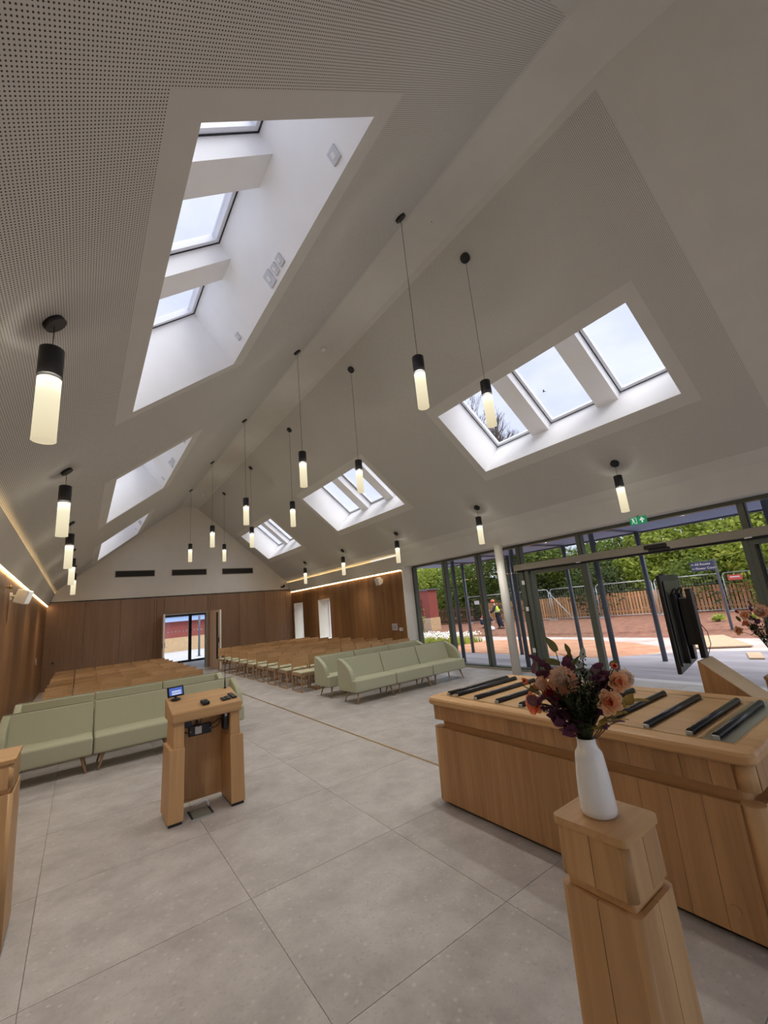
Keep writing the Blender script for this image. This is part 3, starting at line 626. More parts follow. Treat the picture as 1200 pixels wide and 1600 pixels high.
for x, y, s_, lab, nm in ((1.02, 4.575, (.034, .042, .022), 'rounded black control puck near the front edge of the lectern', 'control_puck'), (1.196, 4.585, (.020, .036, .010), 'black remote lying on the lectern, left of the three', 'remote_control'), (1.240, 4.597, (.020, .038, .010), 'black remote lying on the lectern, middle of the three', 'remote_control'), (1.292, 4.625, (.024, .062, .012), 'large black remote lying on the lectern corner, right of the three', 'remote_control')):
    p = world_top(x, y); t_ = thing(nm, lab, 'remote', p, radians(8) if nm != 'control_puck' else 0); t_.rotation_euler = (sl_, 0, radians(10))
    MB().box(-s_[0], s_[0], -s_[1], s_[1], 0, s_[2]*1.4, r=s_[2]*.45, seg=2).build('body', blackm, t_)
    m_ = MB(); 
    for k in range(2 if nm == 'control_puck' else 3): m_.box(-s_[0]*.4, s_[0]*.4, -s_[1]*.6+k*s_[1]*.4, -s_[1]*.6+k*s_[1]*.4+s_[1]*.2, s_[2]*1.4, s_[2]*1.4+.0015)
    m_.build('buttons', plain('dark_grey_button', (52, 52, 58), .5) if 'dark_grey_button' not in MATS else MATS['dark_grey_button'], t_)['kind'] = 'stuff'
# floor box
fb = thing('floor_socket_box', 'grey metal floor box set in the tiles under the lectern', 'floor box', (.995, 4.61, 0))
MB().box(-.10, .10, -.12, .12, -.004, .004, r=.002).build('frame', steel, fb); MB().box(-.075, .075, -.10, .10, .003, .007).build('lid', plain('lid_grey', (120, 122, 112), .5), fb)
m_ = MB().box(.078, .095, -.10, .10, .004, .008); m_.box(-.095, -.08, -.10, .10, .004, .008); m_.build('edge_slots', framedk, fb)
whitec = plain('white_cable', (225, 228, 236), .5)
cable([(.98, 4.76, .022), (1.02, 4.75, .03), (1.07, 4.77, .04), (1.09, 4.72, .035), (1.08, 4.67, .018)], 'white cable looped over the floor box', whitec, .009)

# ------------------------------------------------------------------ sofas
def sofa(kind):
    """front at y=0 facing -y; width .95; kind l / m / r"""
    t_ = bpy.data.objects.new('sofa_unit', None); COL.objects.link(t_); t_.empty_display_size = .1; w = .474
    MB().box(-w, w, 0, .56, .20, .415, r=.03, seg=3).build('seat', sage, t_)
    m_ = MB(); m_.prism([(.40, .36), (.545, .775), (.575, .79), (.62, .775), (.635, .30), (.60, .205), (.48, .205)], 'x', -w, w, r=.022, seg=3); m_.build('backrest', sage, t_)
    if kind != 'm':
        sg = -1 if kind == 'l' else 1
        prof = [(.115, .205), (.11, .42), (.125, .50), (.165, .575), (.235, .64), (.34, .695), (.48, .755), (.585, .785), (.63, .75), (.635, .30), (.60, .205)]
        a, b = sorted((sg*(w+.012), sg*(w-.075))); m_ = MB(); m_.prism(prof, 'x', a, b, r=.018, seg=3); m_.build('arm', sage, t_)
    for sx, sy in ((-1, 0), (1, 0), (-1, 1), (1, 1)):
        bx, by = sx*.36, .10+sy*.36; MB().tube((bx, by, .205), (bx+sx*.055, by+(-.05 if sy == 0 else .05), 0), .021, .011, n=12).build('leg', legwood, t_)
    for o in t_.children:
        if o.name.startswith(('seat', 'back', 'arm')):
            for f in o.data.polygons: f.use_smooth = True
            md = o.modifiers.new('edge', 'WEIGHTED_NORMAL')
    return t_
protos = {k: sofa(k) for k in 'lmr'}; usedp = set()
def put_sofa(k, x, y, lab):
    if k in usedp: o = dup(protos[k], (x, y, 0))
    else: o = protos[k]; usedp.add(k); o.location = (x, y, 0)
    tag(o, lab, 'sofa', 'sage green sofa units')
WS = .957
for ri, y in enumerate((6.93, 7.95)):
    rn = ('front', 'rear')[ri]
    for c, k in enumerate('lmr'):
        pn = ('left armed end', 'armless middle', 'right armed end')[c]
        put_sofa(k, 4.12+WS*(c+.5), y, 'sage green sofa unit, %s of the %s row by the windows' % (pn, rn))
        put_sofa(k, -.74+.03*ri+WS*(c+.5), y, 'sage green sofa unit, %s of the %s row behind the lectern' % (pn, rn))

# ------------------------------------------------------------------ chairs
def chair():
    t_ = bpy.data.objects.new('oak_chair', None); COL.objects.link(t_); t_.empty_display_size = .1; w = .205
    m_ = MB()
    for sg in (-1, 1):
        a, b = sorted((sg*w, sg*(w-.024)))
        m_ = MB().box(a, b, -.015, .02, 0, .74, r=.003, seg=1); m_.build('rear_post', legwood, t_)
        MB().box(a, b, -.50, -.468, 0, .40, r=.003, seg=1).build('front_leg', legwood, t_)
        MB().box(a, b, -.468, -.015, 0, .026, r=.003, seg=1).build('floor_runner', legwood, t_)
    m_ = MB().box(-w+.024, w-.024, -.49, -.47, .34, .39); m_.box(-w+.024, w-.024, -.01, .012, .34, .39); m_.box(-w, -w+.02, -.47, -.015, .345, .39); m_.box(w-.02, w, -.47, -.015, .345, .39); m_.build('seat_frame', legwood, t_)
    m_ = MB().box(-w+.004, w-.004, -.51, -.02, .385, .43, r=.018, seg=2); s = m_.build('seat', seatgreen, t_)
    t = bmesh.new(); n = 6; A = []
    for k in range(n+1):
        u = -1+2*k/n; yy = -.018-.0+.028*(1-u*u)*1.0-.01
        A.append([t.verts.new((u*(w+.004), yy+dy, z)) for dy, z in ((0, .50), (0, .755), (.016, .755), (.016, .50))])
    for a, b in zip(A, A[1:]):
        for k in range(4): t.faces.new((a[k], a[(k+1) % 4], b[(k+1) % 4], b[k]))
    t.faces.new(A[0][::-1]); t.faces.new(A[-1]); bmesh.ops.recalc_face_normals(t, faces=t.faces)
    MB().add(t).build('backrest', chairwood, t_)
    return t_
ch0 = chair(); first = True
def put_chair(x, y, lab, grp):
    global first
    jx, jy, jr = random.uniform(-.008, .008), random.uniform(-.012, .012), random.uniform(-.012, .012)
    if first: o = ch0; first = False; o.location = (x+jx, y+jy, 0); o.rotation_euler = (0, 0, jr)
    else: o = dup(ch0, (x+jx, y+jy, 0), jr)
    tag(o, lab, 'chair', grp)
for r in range(9):
    for c in range(8):
        x = 4.25+c*.448; y = 9.62+r*.815 
        if x > 7.5: continue
        if y > 16.9: continue
        put_chair(x, y, 'oak chair with green seat, right block, %s row, %s from the aisle' % (ORD[r], ORD[c]), 'chairs of the right block')
for r in range(8):
    for c in range(6):
        x = 1.97-c*.45; y = 9.93+r*.735
        put_chair(x, y, 'oak chair seen from the front, left block, %s row, %s from the aisle' % (ORD[r], ORD[c]), 'chairs of the left block')

# ------------------------------------------------------------------ catafalque
ct = thing('catafalque', 'long oak catafalque with black rollers across its top', 'catafalque', (3.19, 1.98, 0))
CX, CY = 3.19, 1.98
def ring_frust(z0, z1, a, b, name, mat, r=.05, seg=5, par=ct):
    m_ = MB(); m_.frust(z0, z1, tuple(v-(CX if i < 2 else CY) for i, v in enumerate(a)), tuple(v-(CX if i < 2 else CY) for i, v in enumerate(b)), r=r, seg=seg)
    o = m_.build(name, mat, par)
    return o
ring_frust(0, .03, (2.66, 3.74, .84, 3.08), (2.66, 3.74, .84, 3.08), 'plinth', rubber)
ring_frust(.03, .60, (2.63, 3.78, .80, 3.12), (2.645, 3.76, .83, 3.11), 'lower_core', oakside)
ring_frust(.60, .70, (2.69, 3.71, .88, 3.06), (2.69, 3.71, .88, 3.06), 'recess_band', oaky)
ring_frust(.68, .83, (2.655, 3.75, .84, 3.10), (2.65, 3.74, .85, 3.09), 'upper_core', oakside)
# planks clad the two visible sides
def planks_y(x0b, x0t, za, zb, cuts, name='plank'):
    for a, b in zip(cuts, cuts[1:]):
        m_ = MB(); t = bmesh.new(); g = .0011; th = .014
        V = [t.verts.new(v) for v in ((x0b-CX, a+g-CY, za), (x0b-CX, b-g-CY, za), (x0t-CX, b-g-CY, zb), (x0t-CX, a+g-CY, zb), (x0b+th-CX, a+g-CY, za), (x0b+th-CX, b-g-CY, za), (x0t+th-CX, b-g-CY, zb), (x0t+th-CX, a+g-CY, zb))]
        for f in ((0, 1, 2, 3), (7, 6, 5, 4), (0, 4, 5, 1), (1, 5, 6, 2), (2, 6, 7, 3), (3, 7, 4, 0)): t.faces.new([V[i] for i in f])
        bmesh.ops.recalc_face_normals(t, faces=t.faces); m_.add(t); m_.build(name, oakside, ct)
cuts = [.90, 1.06, 1.215, 1.37, 1.56, 1.72, 1.88, 2.30, 3.07]
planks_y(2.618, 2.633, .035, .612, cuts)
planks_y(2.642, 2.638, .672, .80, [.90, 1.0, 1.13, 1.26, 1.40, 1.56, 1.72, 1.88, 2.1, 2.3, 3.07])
def planks_x(yb, yt, za, zb, cuts):
    for a, b in zip(cuts, cuts[1:]):
        t = bmesh.new(); g = .0011; th = .014
        V = [t.verts.new(v) for v in ((a+g-CX, yb-CY, za), (b-g-CX, yb-CY, za), (b-g-CX, yt-CY, zb), (a+g-CX, yt-CY, zb), (a+g-CX, yb+th-CY, za), (b-g-CX, yb+th-CY, za), (b-g-CX, yt+th-CY, zb), (a+g-CX, yt+th-CY, zb))]
        for f in ((3, 2, 1, 0), (4, 5, 6, 7), (1, 5, 4, 0), (2, 6, 5, 1), (3, 7, 6, 2), (0, 4, 7, 3)): t.faces.new([V[i] for i in f])
        bmesh.ops.recalc_face_normals(t, faces=t.faces); MB().add(t).build('plank', oakside, ct)
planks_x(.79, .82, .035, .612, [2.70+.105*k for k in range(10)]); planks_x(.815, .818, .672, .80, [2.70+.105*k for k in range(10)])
# corner posts, rounded
for (x, y) in ((2.68, .86), (2.68, 3.065), (3.72, .86), (3.72, 3.065)):
    MB().tube((x-CX, y-CY-(.012 if y < 1 else 0), .035), (x-CX, y-CY, .612), .060, .050, n=24).build('corner_post', oak, ct)
    MB().tube((x-CX, y-CY, .672), (x-CX, y-CY, .80), .044, .043, n=24).build('corner_post', oak, ct)
# moulded rim and deck
def rim_loop(name, mat, z0, z1, out, inn, r):
    m_ = MB(); x0, x1, y0, y1 = 2.60-CX, 3.79-CX, .80-CY, 3.13-CY
    m_.box(x0, x1, y0, y0+inn, z0, z1, r=r, seg=4); m_.box(x0, x1, y1-inn, y1, z0, z1, r=r, seg=4); return m_
m_ = MB(); q_ = lambda d: (2.60-CX+d, 3.79-CX-d, .79-CY+d, 3.13-CY-d)
for z0, z1, d0, d1 in ((.800, .812, .010, .0), (.812, .842, 0, 0), (.842, .856, 0, .008), (.856, .864, .008, .024)): m_.frust(z0, z1, q_(d0), q_(d1), r=.055, seg=6)
m_.build('rim', oaky, ct)
deck = wood('deck_oak', (206, 168, 122), (180, 140, 96), 'y')
MB().box(2.70-CX, 3.69-CX, .88-CY, 3.04-CY, .82, .8655).build('deck', deck, ct)
m_ = MB(); m_.box(2.71-CX, 3.62-CX, 1.02-CY, 1.036-CY, .8655, .867); m_.box(2.71-CX, 3.62-CX, 2.915-CY, 2.93-CY, .8655, .867); m_.box(2.705-CX, 2.72-CX, 1.02-CY, 2.93-CY, .8655, .867); m_.box(3.61-CX, 3.625-CX, 1.02-CY, 2.93-CY, .8655, .867); m_.build('brass_inlay', brass, ct)
MB().box(2.71-CX, 3.69-CX, .888-CY, 1.015-CY, .8655, .8675).build('end_plate', plain('satin_plate', (150, 148, 132), .3, .5, noise=.05), ct)
for y in (.965, 1.085, 1.305, 1.525, 1.745, 1.965, 2.19, 2.415, 2.645, 2.865, 2.965):
    r_ = MB().tube((2.735-CX, y-CY, .881), (3.555-CX, y-CY, .881), .0185, n=18).build('roller', rubber, ct)
    MB().box(2.722-CX, 2.735-CX, y-.016-CY, y+.016-CY, .8655, .886, r=.003).build('end_cap', steel, r_); MB().box(3.555-CX, 3.568-CX, y-.016-CY, y+.016-CY, .8655, .886, r=.003).build('end_cap', steel, r_)
MB().tube((2.615-CX, 1.02-CY, .135), (2.622-CX, 1.02-CY, .135), .022, n=20).build('access_disc', oaky, ct)

# ------------------------------------------------------------------ pedestals
def pedestal(x0, x1, y0, y1, z1, lab, rz=0):
    cx, cy = (x0+x1)/2, (y0+y1)/2; hx, hy = (x1-x0)/2, (y1-y0)/2
    t_ = thing('flower_pedestal', lab, 'pedestal', (cx, cy, 0), rz)
    zt = z1-.022; zg = z1*.842; zl = zg-.028
    MB().frust(zt, z1, (-hx, hx, -hy, hy), (-hx, hx, -hy, hy), r=.02, seg=4).build('top', oakx, t_)
    e = .012
    def plk(za, zb, A, B, name):
        # two planks per face on all four faces, with rounded corner posts
        for s in (-1, 1):
            for half in (0, 1):
                # x faces (side at +-y)
                def pan(axis):
                    g = .0012; r = .022; t = bmesh.new(); out = []
                    for z, (HX, HY) in ((za, A), (zb, B)):
                        if axis == 'y': lo, hi = (-HX+r, 0) if half == 0 else (0, HX-r); yy = s*HY; out += [(lo+g, yy, z), (hi-g, yy, z), (hi-g, yy-s*.014, z), (lo+g, yy-s*.014, z)]
                        else: lo, hi = (-HY+r, 0) if half == 0 else (0, HY-r); xx = s*HX; out += [(xx, lo+g, z), (xx, hi-g, z), (xx-s*.014, hi-g, z), (xx-s*.014, lo+g, z)]
                    V = [t.verts.new(v) for v in out]
                    for f in ((3, 2, 1, 0), (4, 5, 6, 7), (0, 1, 5, 4), (1, 2, 6, 5), (2, 3, 7, 6), (3, 0, 4, 7)): t.faces.new([V[i] for i in f])
                    bmesh.ops.recalc_face_normals(t, faces=t.faces); MB().add(t).build('plank', oak, t_)
                pan('x'); pan('y')
        MB().frust(za+.001, zb-.001, (-A[0]+.008, A[0]-.008, -A[1]+.008, A[1]-.008), (-B[0]+.008, B[0]-.008, -B[1]+.008, B[1]-.008), r=.01).build('core', oakside, t_)
        for sx in (-1, 1):
            for sy in (-1, 1): MB().tube((sx*(A[0]-.022), sy*(A[1]-.022), za), (sx*(B[0]-.022), sy*(B[1]-.022), zb), .0222, n=20).build('corner_post', oak, t_)
    plk(zg, zt, (hx-.002, hy-.002), (hx-.006, hy-.006), 'u')
    MB().frust(zl, zg, (-hx+.016, hx-.016, -hy+.016, hy-.016), (-hx+.016, hx-.016, -hy+.016, hy-.016), r=.01).build('recess_band', oakx, t_)
    plk(.02, zl, (hx+.016, hy+.016), (hx+.003, hy+.003), 'l')
    MB().frust(0, .02, (-hx-.002, hx+.002, -hy-.002, hy+.002), (-hx-.002, hx+.002, -hy-.002, hy+.002)).build('foot', rubber, t_)
    return t_
pedestal(1.265, 1.485, .73, .96, 1.0, 'oak flower pedestal in the near right foreground under the white vase')
pedestal(-.505, -.275, 3.61, 4.02, 1.0, 'oak pedestal cut by the left edge of the picture')
pedestal(4.45, 4.67, .92, 1.15, .873, 'oak flower pedestal beyond the catafalque at the right edge')

# ------------------------------------------------------------------ screen on its wedge stand
wd = thing('wedge_stand', 'oak wedge shaped screen stand behind the catafalque', 'stand', (4.07, 1.2, 0))
m_ = MB(); m_.prism([(.20, 0), (.20, 1.05), (.185, 1.05), (-.42, .545), (-.42, 0)], 'x', -.12, .16, r=.003, seg=1); m_.build('body', oakside, wd)
m_ = MB(); m_.prism([(.2, 1.05), (.2, 1.054), (.183, 1.054), (-.425, .548), (-.42, .545), (.185, 1.05)], 'x', -.12, .16); m_.build('top_face', plain('pale_oak_edge', (214, 188, 150), .5, noise=.05), wd)
tv = thing('display_screen', 'black flat screen seen from behind and edge on, on its wedge stand', 'screen', (4.16, 1.43, 1.05))
A = Vector((3.9, 1.505, 0)); B = Vector((4.7, 1.65, 0)); ang = atan2(B.y-A.y, B.x-A.x); W = (B-A).length
M = Matrix.Translation(Vector((3.9-4.16, 1.505-1.43, -.095))) @ Matrix.Rotation(ang, 4, 'Z')
MB().box(0, W, 0, .03, 0, .785, r=.006, M=M).build('panel', blackm, tv)
MB().box(.05, W-.05, -.012, 0, .05, .735, r=.004, M=M).build('rear_cover', plain('rear_grey', (66, 68, 60), .25, noise=.05), tv)
m_ = MB(); m_.box(.16, .20, -.05, -.01, .06, .62, r=.004, M=M); m_.box(.40, .44, -.05, -.01, .06, .62, r=.004, M=M); m_.build('mount_rails', black, tv)['kind'] = 'stuff'
MB().box(.22, .48, -.13, -.05, .20, .58, r=.006, M=M).build('mount_box', blackm, tv)
MB().box(.0-.03, .035, .02, .06, -.0, .56, r=.004, M=Matrix.Translation((.0, -.06, 0))).build('post', black, tv)
MB().box(.28, .33, .02, .06, .775, .80, r=.008, M=M).build('camera', blackm, tv)
for k, x in enumerate((.17, .41)):
    m_ = MB(); m_.path([tuple(M @ Vector(q)) for q in ((x, -.01, .60), (x, -.05, .66), (x+.04, -.06, .66), (x+.05, -.04, .55))], .008, 8); m_.build('handle', black, tv)
m_ = MB(); m_.path([tuple(Vector(q)) for q in ((.03, -.02, .30), (.06, -.06, .20), (.07, -.06, .10), (.04, -.03, .01))], .003, 6); m_.build('cable', black, tv)
# ------------------------------------------------------------------ vase and flowers
glaze = plain('white_glaze', (236, 237, 238), .18, noise=.01, spec=.6)
def vase(x, y, z, lab, s=1.0):
    t_ = thing('ceramic_vase', lab, 'vase', (x, y, z))
    pr = [(.001, 0), (.046, 0), (.054, .006), (.055, .02), (.050, .10), (.0435, .165), (.041, .178), (.032, .190), (.029, .20), (.0285, .214), (.0295, .218), (.026, .218), (.026, .19), (.036, .165), (.044, .03), (.001, .02)]
    MB().lathe([(a*s, b*s) for a, b in pr], 40).build('body', glaze, t_)
    MB().lathe([(.0285*s, .2165*s), (.0298*s, .2195*s), (.0272*s, .2205*s), (.0262*s, .2165*s)], 40).build('lip', glaze, t_)
    return t_
VX, VY, VZ = 1.37, .855, 1.0
vase(VX, VY, VZ, 'tall white ceramic vase on the near flower pedestal')
stemg = plain('stem_green', (62, 70, 34), .6); stemb = plain('stem_brown', (92, 66, 40), .6)
peach = plain('peach_petal', (250, 200, 168), .6, noise=.12, scale=60); peachl = plain('pale_peach_petal', (252, 226, 206), .6, noise=.1, scale=60)
coral = plain('coral_petal', (255, 160, 120), .55, noise=.14, scale=50); corall = plain('apricot_petal', (255, 206, 164), .55, noise=.12, scale=50); redp = plain('red_petal', (186, 62, 58), .55, noise=.15)
plum = plain('plum_leaf', (104, 58, 80), .6, noise=.25, scale=50); olive = plain('olive_leaf', (112, 108, 56), .6, noise=.2, scale=50); gold = plain('gold_leaf', (176, 150, 80), .6, noise=.2, scale=50)
silver = plain('silver_leaf', (170, 182, 172), .6, noise=.1); darkg = plain('dark_leaf', (52, 58, 34), .7, noise=.3, scale=80)
for m_ in (peach, peachl, coral, corall, redp, plum, gold, silver, olive):
    n = m_.node_tree; tr = N(n, 'ShaderNodeBsdfTranslucent'); mx = N(n, 'ShaderNodeMixShader'); mx.inputs[0].default_value = .4 if m_ in (peach, peachl, coral, corall) else .25; bs = n.nodes['Principled BSDF']
    n.links.new(bs.inputs['Base Color'].links[0].from_socket, tr.inputs['Color']); n.links.new(bs.outputs[0], mx.inputs[1]); n.links.new(tr.outputs[0], mx.inputs[2]); n.links.new(mx.outputs[0], n.nodes['Material Output'].inputs['Surface'])
berry = plain('berry', (30, 32, 34), .35); bergreen = plain('green_berry', (120, 140, 60), .5)
def petal_mesh(t, M, L, W, curl, cup, nu=4, nv=2, point=.0):
    """a curved petal growing along +Z from the origin, face towards +Y"""
    rows = []
    for i in range(nu+1):
        u = i/nu; w = W*(sin(pi*(.10+.60*u))**.7)*(1-point*u*u) if point == 0 else W*(sin(pi*(.12+.80*u))**.7)*(1-point*u*u); a = curl*u
        yc = -L*(1-cos(a))/max(abs(curl), .01)*(1 if curl > 0 else -1) if abs(curl) > .01 else 0
        zc = L*sin(abs(a))/max(abs(curl), .01) if abs(curl) > .01 else L*u
        row = []
        for j in range(nv+1):
            v = -1+2*j/nv; row.append(t.verts.new(M @ Vector((v*w/2, yc+cup*W*(v*v)*.5, zc-(L*.20*v*v*u*u if point == 0 else 0)))))
        rows.append(row)
    for a, b in zip(rows, rows[1:]):
        for j in range(nv):
            f = t.faces.new((a[j], a[j+1], b[j+1], b[j])); f.smooth = True
def face_dir(d):
    return Vector(d).normalized().to_track_quat('Z', 'Y').to_matrix().to_4x4()
def stem_to(root, p, base, r=.0018, mt=None, bow=.3):
    p = Vector(p); b = Vector(base); m1 = b.lerp(p, .5)+Vector((0, 0, .02)); mid = [b, b.lerp(m1, .5)+Vector((0, 0, .01)), m1, m1.lerp(p, .5), p]
    MB().path([tuple(q-Vector(root.location)) for q in mid], r, 6).build('stem', mt or stemg, root)
def chrys(p, d, R, lab, base, mats=(peach, peachl), n=210, seed=1):
    rnd = random.Random(seed); t_ = thing('chrysanthemum', lab, 'flower', p); M0 = face_dir(d)
    for part, (lo, hi) in enumerate(((0, .55), (.55, 1))):
        t = bmesh.new()
        for k in range(n):
            fr = (k+.5)/n
            if not lo <= fr < hi: continue
            az = k*2.399963; tilt = radians(6+104*fr**.8)+rnd.uniform(-.08, .08)
            M = M0 @ Matrix.Rotation(az, 4, 'Z') @ Matrix.Rotation(tilt, 4, 'X') @ Matrix.Translation((0, 0, R*.08))
            petal_mesh(t, M, R*(.80+.15*fr)*rnd.uniform(.9, 1.05), R*.26, -.55 if fr < .85 else -.2, .7, 4, 2)
        MB().add(t).build('petals', mats[1] if part == 0 else mats[0], t_)['kind'] = 'stuff'
    stem_to(t_, p, base); return t_
def rose(p, d, R, lab, base, mats=(coral, corall), seed=1, bud=False, nm='rose'):
    rnd = random.Random(seed); t_ = thing(nm, lab, 'flower', p); M0 = face_dir(d)
    n = 9 if bud else 28
    lays = ((0, .5), (.5, 1.01))
    for part, (lo, hi) in enumerate(lays):
        t = bmesh.new()
        for k in range(n):
            fr = k/(n-1)
            if not lo <= fr < hi: continue
            az = k*2.399963+rnd.uniform(-.1, .1); op = (.04+.78*fr**1.5) if not bud else .08+.22*fr
            M = M0 @ Matrix.Rotation(az, 4, 'Z') @ Matrix.Translation((0, -R*(.03+.30*fr), -R*.30)) @ Matrix.Rotation(op, 4, 'X')
            petal_mesh(t, M, R*(.86+.16*fr), R*(.40+.72*fr)*(.7 if bud else 1), (.55 if fr > .6 else -.35)*(0 if bud else 1)+.01, .95, 5, 4)
        MB().add(t).build('inner_petals' if part == 0 else 'outer_petals', mats[0] if part == 0 else mats[1], t_)
    t = bmesh.new()
    for k in range(5):
        M = M0 @ Matrix.Rotation(k*1.2566, 4, 'Z') @ Matrix.Translation((0, -R*.1, -R*.38)) @ Matrix.Rotation(.5, 4, 'X'); petal_mesh(t, M, R*.7, R*.22, .3, -.3, 3, 2, .8)
    MB().add(t).build('sepals', olive, t_)
    MB().ball((0, 0, 0), R*.2, 1, M=M0 @ Matrix.Translation((0, 0, -R*.35))).build('hip', olive, t_)
    stem_to(t_, p, base); return t_
LEAF = {}
def leaf_obj(root, p, d, L, W, mt, name='leaf', point=.5):
    key = (round(L, 3), round(W, 3), mt.name, point)
    if key not in LEAF:
        t = bmesh.new(); petal_mesh(t, Matrix.Identity(4), L, W, .5, .25, 5, 2, point); o = MB().add(t).build(name, mt, root); LEAF[key] = o
    else: o = share(LEAF[key], name, (0, 0, 0), root)
    o.location = Vector(p)-Vector(root.location); o.rotation_euler = (Vector(d).to_track_quat('Z', 'Y').to_matrix().to_4x4() @ Matrix.Rotation(random.uniform(-1.2, 1.2), 4, 'Z')).to_euler(); return o
def spray(path, n, L, W, mt, lab, nm, seed, point=.2, spread=.9):
    rnd = random.Random(seed); t_ = thing(nm, lab, 'foliage', path[0]); P = [Vector(q) for q in path]
    MB().path([tuple(q-P[0]) for q in P], .0016, 6).build('stem', stemb, t_)
    for k in range(n):
        f = .35+.65*k/(n-1); s = f*(len(P)-1); i = min(int(s), len(P)-2); q = P[i].lerp(P[i+1], s-i)
        ax = (P[i+1]-P[i]).normalized(); side = Vector((rnd.uniform(-1, 1), rnd.uniform(-1, 1), rnd.uniform(-.5, .8))).normalized()
        leaf_obj(t_, q, ax*(.5 if k < n-1 else 1.5)+side*spread, L*round(rnd.choice((.8, 1, 1.15)), 2), W, mt, point=point)
    return t_
NB = (VX, VY, VZ+.19)
tow = Vector((-VX, -VY, 0)).normalized()
def D(dx, dz, f=1.0):  # facing: towards the aisle with sideways lean
    r = Vector((VY, -VX, 0)).normalized(); return tuple(tow*f + r*dx + Vector((0, 0, dz)))
chrys((1.322, .870, 1.402), D(-.3, .6), .050, 'large peach chrysanthemum at the upper left of the near bouquet', NB, seed=2)
chrys((1.300, .935, 1.392), D(-.7, .2), .028, 'small peach bloom left of the large chrysanthemum', NB, n=60, seed=5)
chrys((1.488, .752, 1.392), D(.9, .2), .036, 'pale pink chrysanthemum at the right of the near bouquet', NB, (peachl, peachl), n=80, seed=3)
rose((1.376, .758, 1.337), D(.1, .25), .037, 'open coral rose low at the right of the near bouquet', NB, seed=4)
rose((1.436, .750, 1.388), D(.4, .3), .034, 'apricot rose above the open coral rose', NB, (coral, corall), seed=5)
rose((1.447, .756, 1.380), D(.8, -.1), .025, 'smaller coral rose pressed beside the apricot rose', NB, (coral, coral), seed=15)
rose((1.434, .748, 1.436), D(.2, .8), .022, 'coral rosebud at the upper right of the near bouquet', NB, (redp, coral), 6, True, 'rosebud')
rose((1.293, .972, 1.326), D(-.9, .0), .037, 'large coral rose at the far left of the near bouquet', NB, (corall, coral), seed=7)
rose((1.287, .989, 1.397), D(-1, .5), .022, 'coral rosebud at the far left edge of the near bouquet', NB, (redp, coral), 8, True, 'rosebud')
rose((1.305, .965, 1.380), D(-.6, .3), .019, 'apricot rosebud beside the far left rosebud', NB, (coral, corall), 9, True, 'rosebud')
rose((1.318, .915, 1.360), D(-.5, .1), .028, 'dull red rose between the plum leaves on the left', NB, (redp, redp), 12)
rose((1.400, .880, 1.463), D(.0, .5), .022, 'red rosebud at the top of the near bouquet', NB, (redp, redp), 10, True, 'rosebud')
spray([NB, (1.36, .87, 1.30), (1.36, .89, 1.40), (1.355, .90, 1.49)], 5, 0.072, 0.036, olive, 'broad olive leaves rising at the top left of the near bouquet', 'leaf_spray', 1, .6, .5)
spray([NB, (1.33, .89, 1.27), (1.30, .91, 1.31), (1.275, .95, 1.33)], 11, 0.038, 0.036, plum, 'plum leaf spray at the left of the near bouquet', 'leaf_spray', 2)
spray([NB, (1.335, .87, 1.235), (1.325, .88, 1.25), (1.30, .91, 1.28)], 10, 0.038, 0.039, plum, 'plum leaf spray hanging low left over the vase neck', 'leaf_spray', 3)
spray([NB, (1.39, .82, 1.30), (1.40, .80, 1.37), (1.405, .79, 1.43)], 12, 0.041, 0.039, plum, 'plum leaf spray at the centre right of the near bouquet', 'leaf_spray', 4)
spray([NB, (1.345, .89, 1.32), (1.345, .92, 1.40), (1.33, .95, 1.455)], 9, 0.041, 0.031, plum, 'plum leaf spray rising behind the large chrysanthemum', 'leaf_spray', 5)
spray([NB, (1.395, .80, 1.245), (1.40, .80, 1.255), (1.42, .78, 1.262)], 4, 0.032, 0.028, plum, 'small plum leaves low right over the vase neck', 'leaf_spray', 6)
spray([NB, (1.40, .80, 1.27), (1.43, .755, 1.31), (1.455, .73, 1.325)], 7, 0.049, 0.034, gold, 'golden leaf spray at the right of the near bouquet', 'leaf_spray', 7, .5)
spray([NB, (1.38, .80, 1.25), (1.385, .79, 1.28), (1.395, .775, 1.275)], 4, 0.055, 0.022, gold, 'golden pointed leaves low right of the near bouquet', 'leaf_spray', 8, .7)
spray([NB, (1.38, .84, 1.30), (1.40, .84, 1.38), (1.415, .84, 1.46)], 8, 0.052, 0.024, silver, 'silvery leaf spray at the top of the near bouquet', 'leaf_spray', 9, .4, .5)
spray([NB, (1.375, .86, 1.32), (1.39, .87, 1.42), (1.395, .875, 1.48)], 6, 0.046, 0.020, olive, 'narrow olive leaves at the top centre of the near bouquet', 'leaf_spray', 10, .6, .5)
spray([NB, (1.345, .86, 1.28), (1.33, .87, 1.33), (1.31, .885, 1.36)], 10, .038, .036, plum, 'plum leaves beneath the large chrysanthemum', 'leaf_spray', 41)
spray([NB, (1.385, .83, 1.30), (1.40, .80, 1.34), (1.42, .775, 1.39)], 10, .040, .038, plum, 'plum leaves between the two upper right roses', 'leaf_spray', 42)
spray([NB, (1.36, .86, 1.34), (1.37, .87, 1.40), (1.375, .88, 1.45)], 8, .036, .034, plum, 'plum leaves behind the red rosebud at the top', 'leaf_spray', 43)
spray([NB, (1.35, .86, 1.25), (1.325, .875, 1.30), (1.295, .90, 1.34)], 11, .040, .038, plum, 'plum leaves spreading low left of the bouquet', 'leaf_spray', 51)
spray([NB, (1.35, .90, 1.30), (1.335, .93, 1.36), (1.315, .97, 1.42)], 10, .038, .036, plum, 'plum leaves at the upper left behind the small peach bloom', 'leaf_spray', 52)
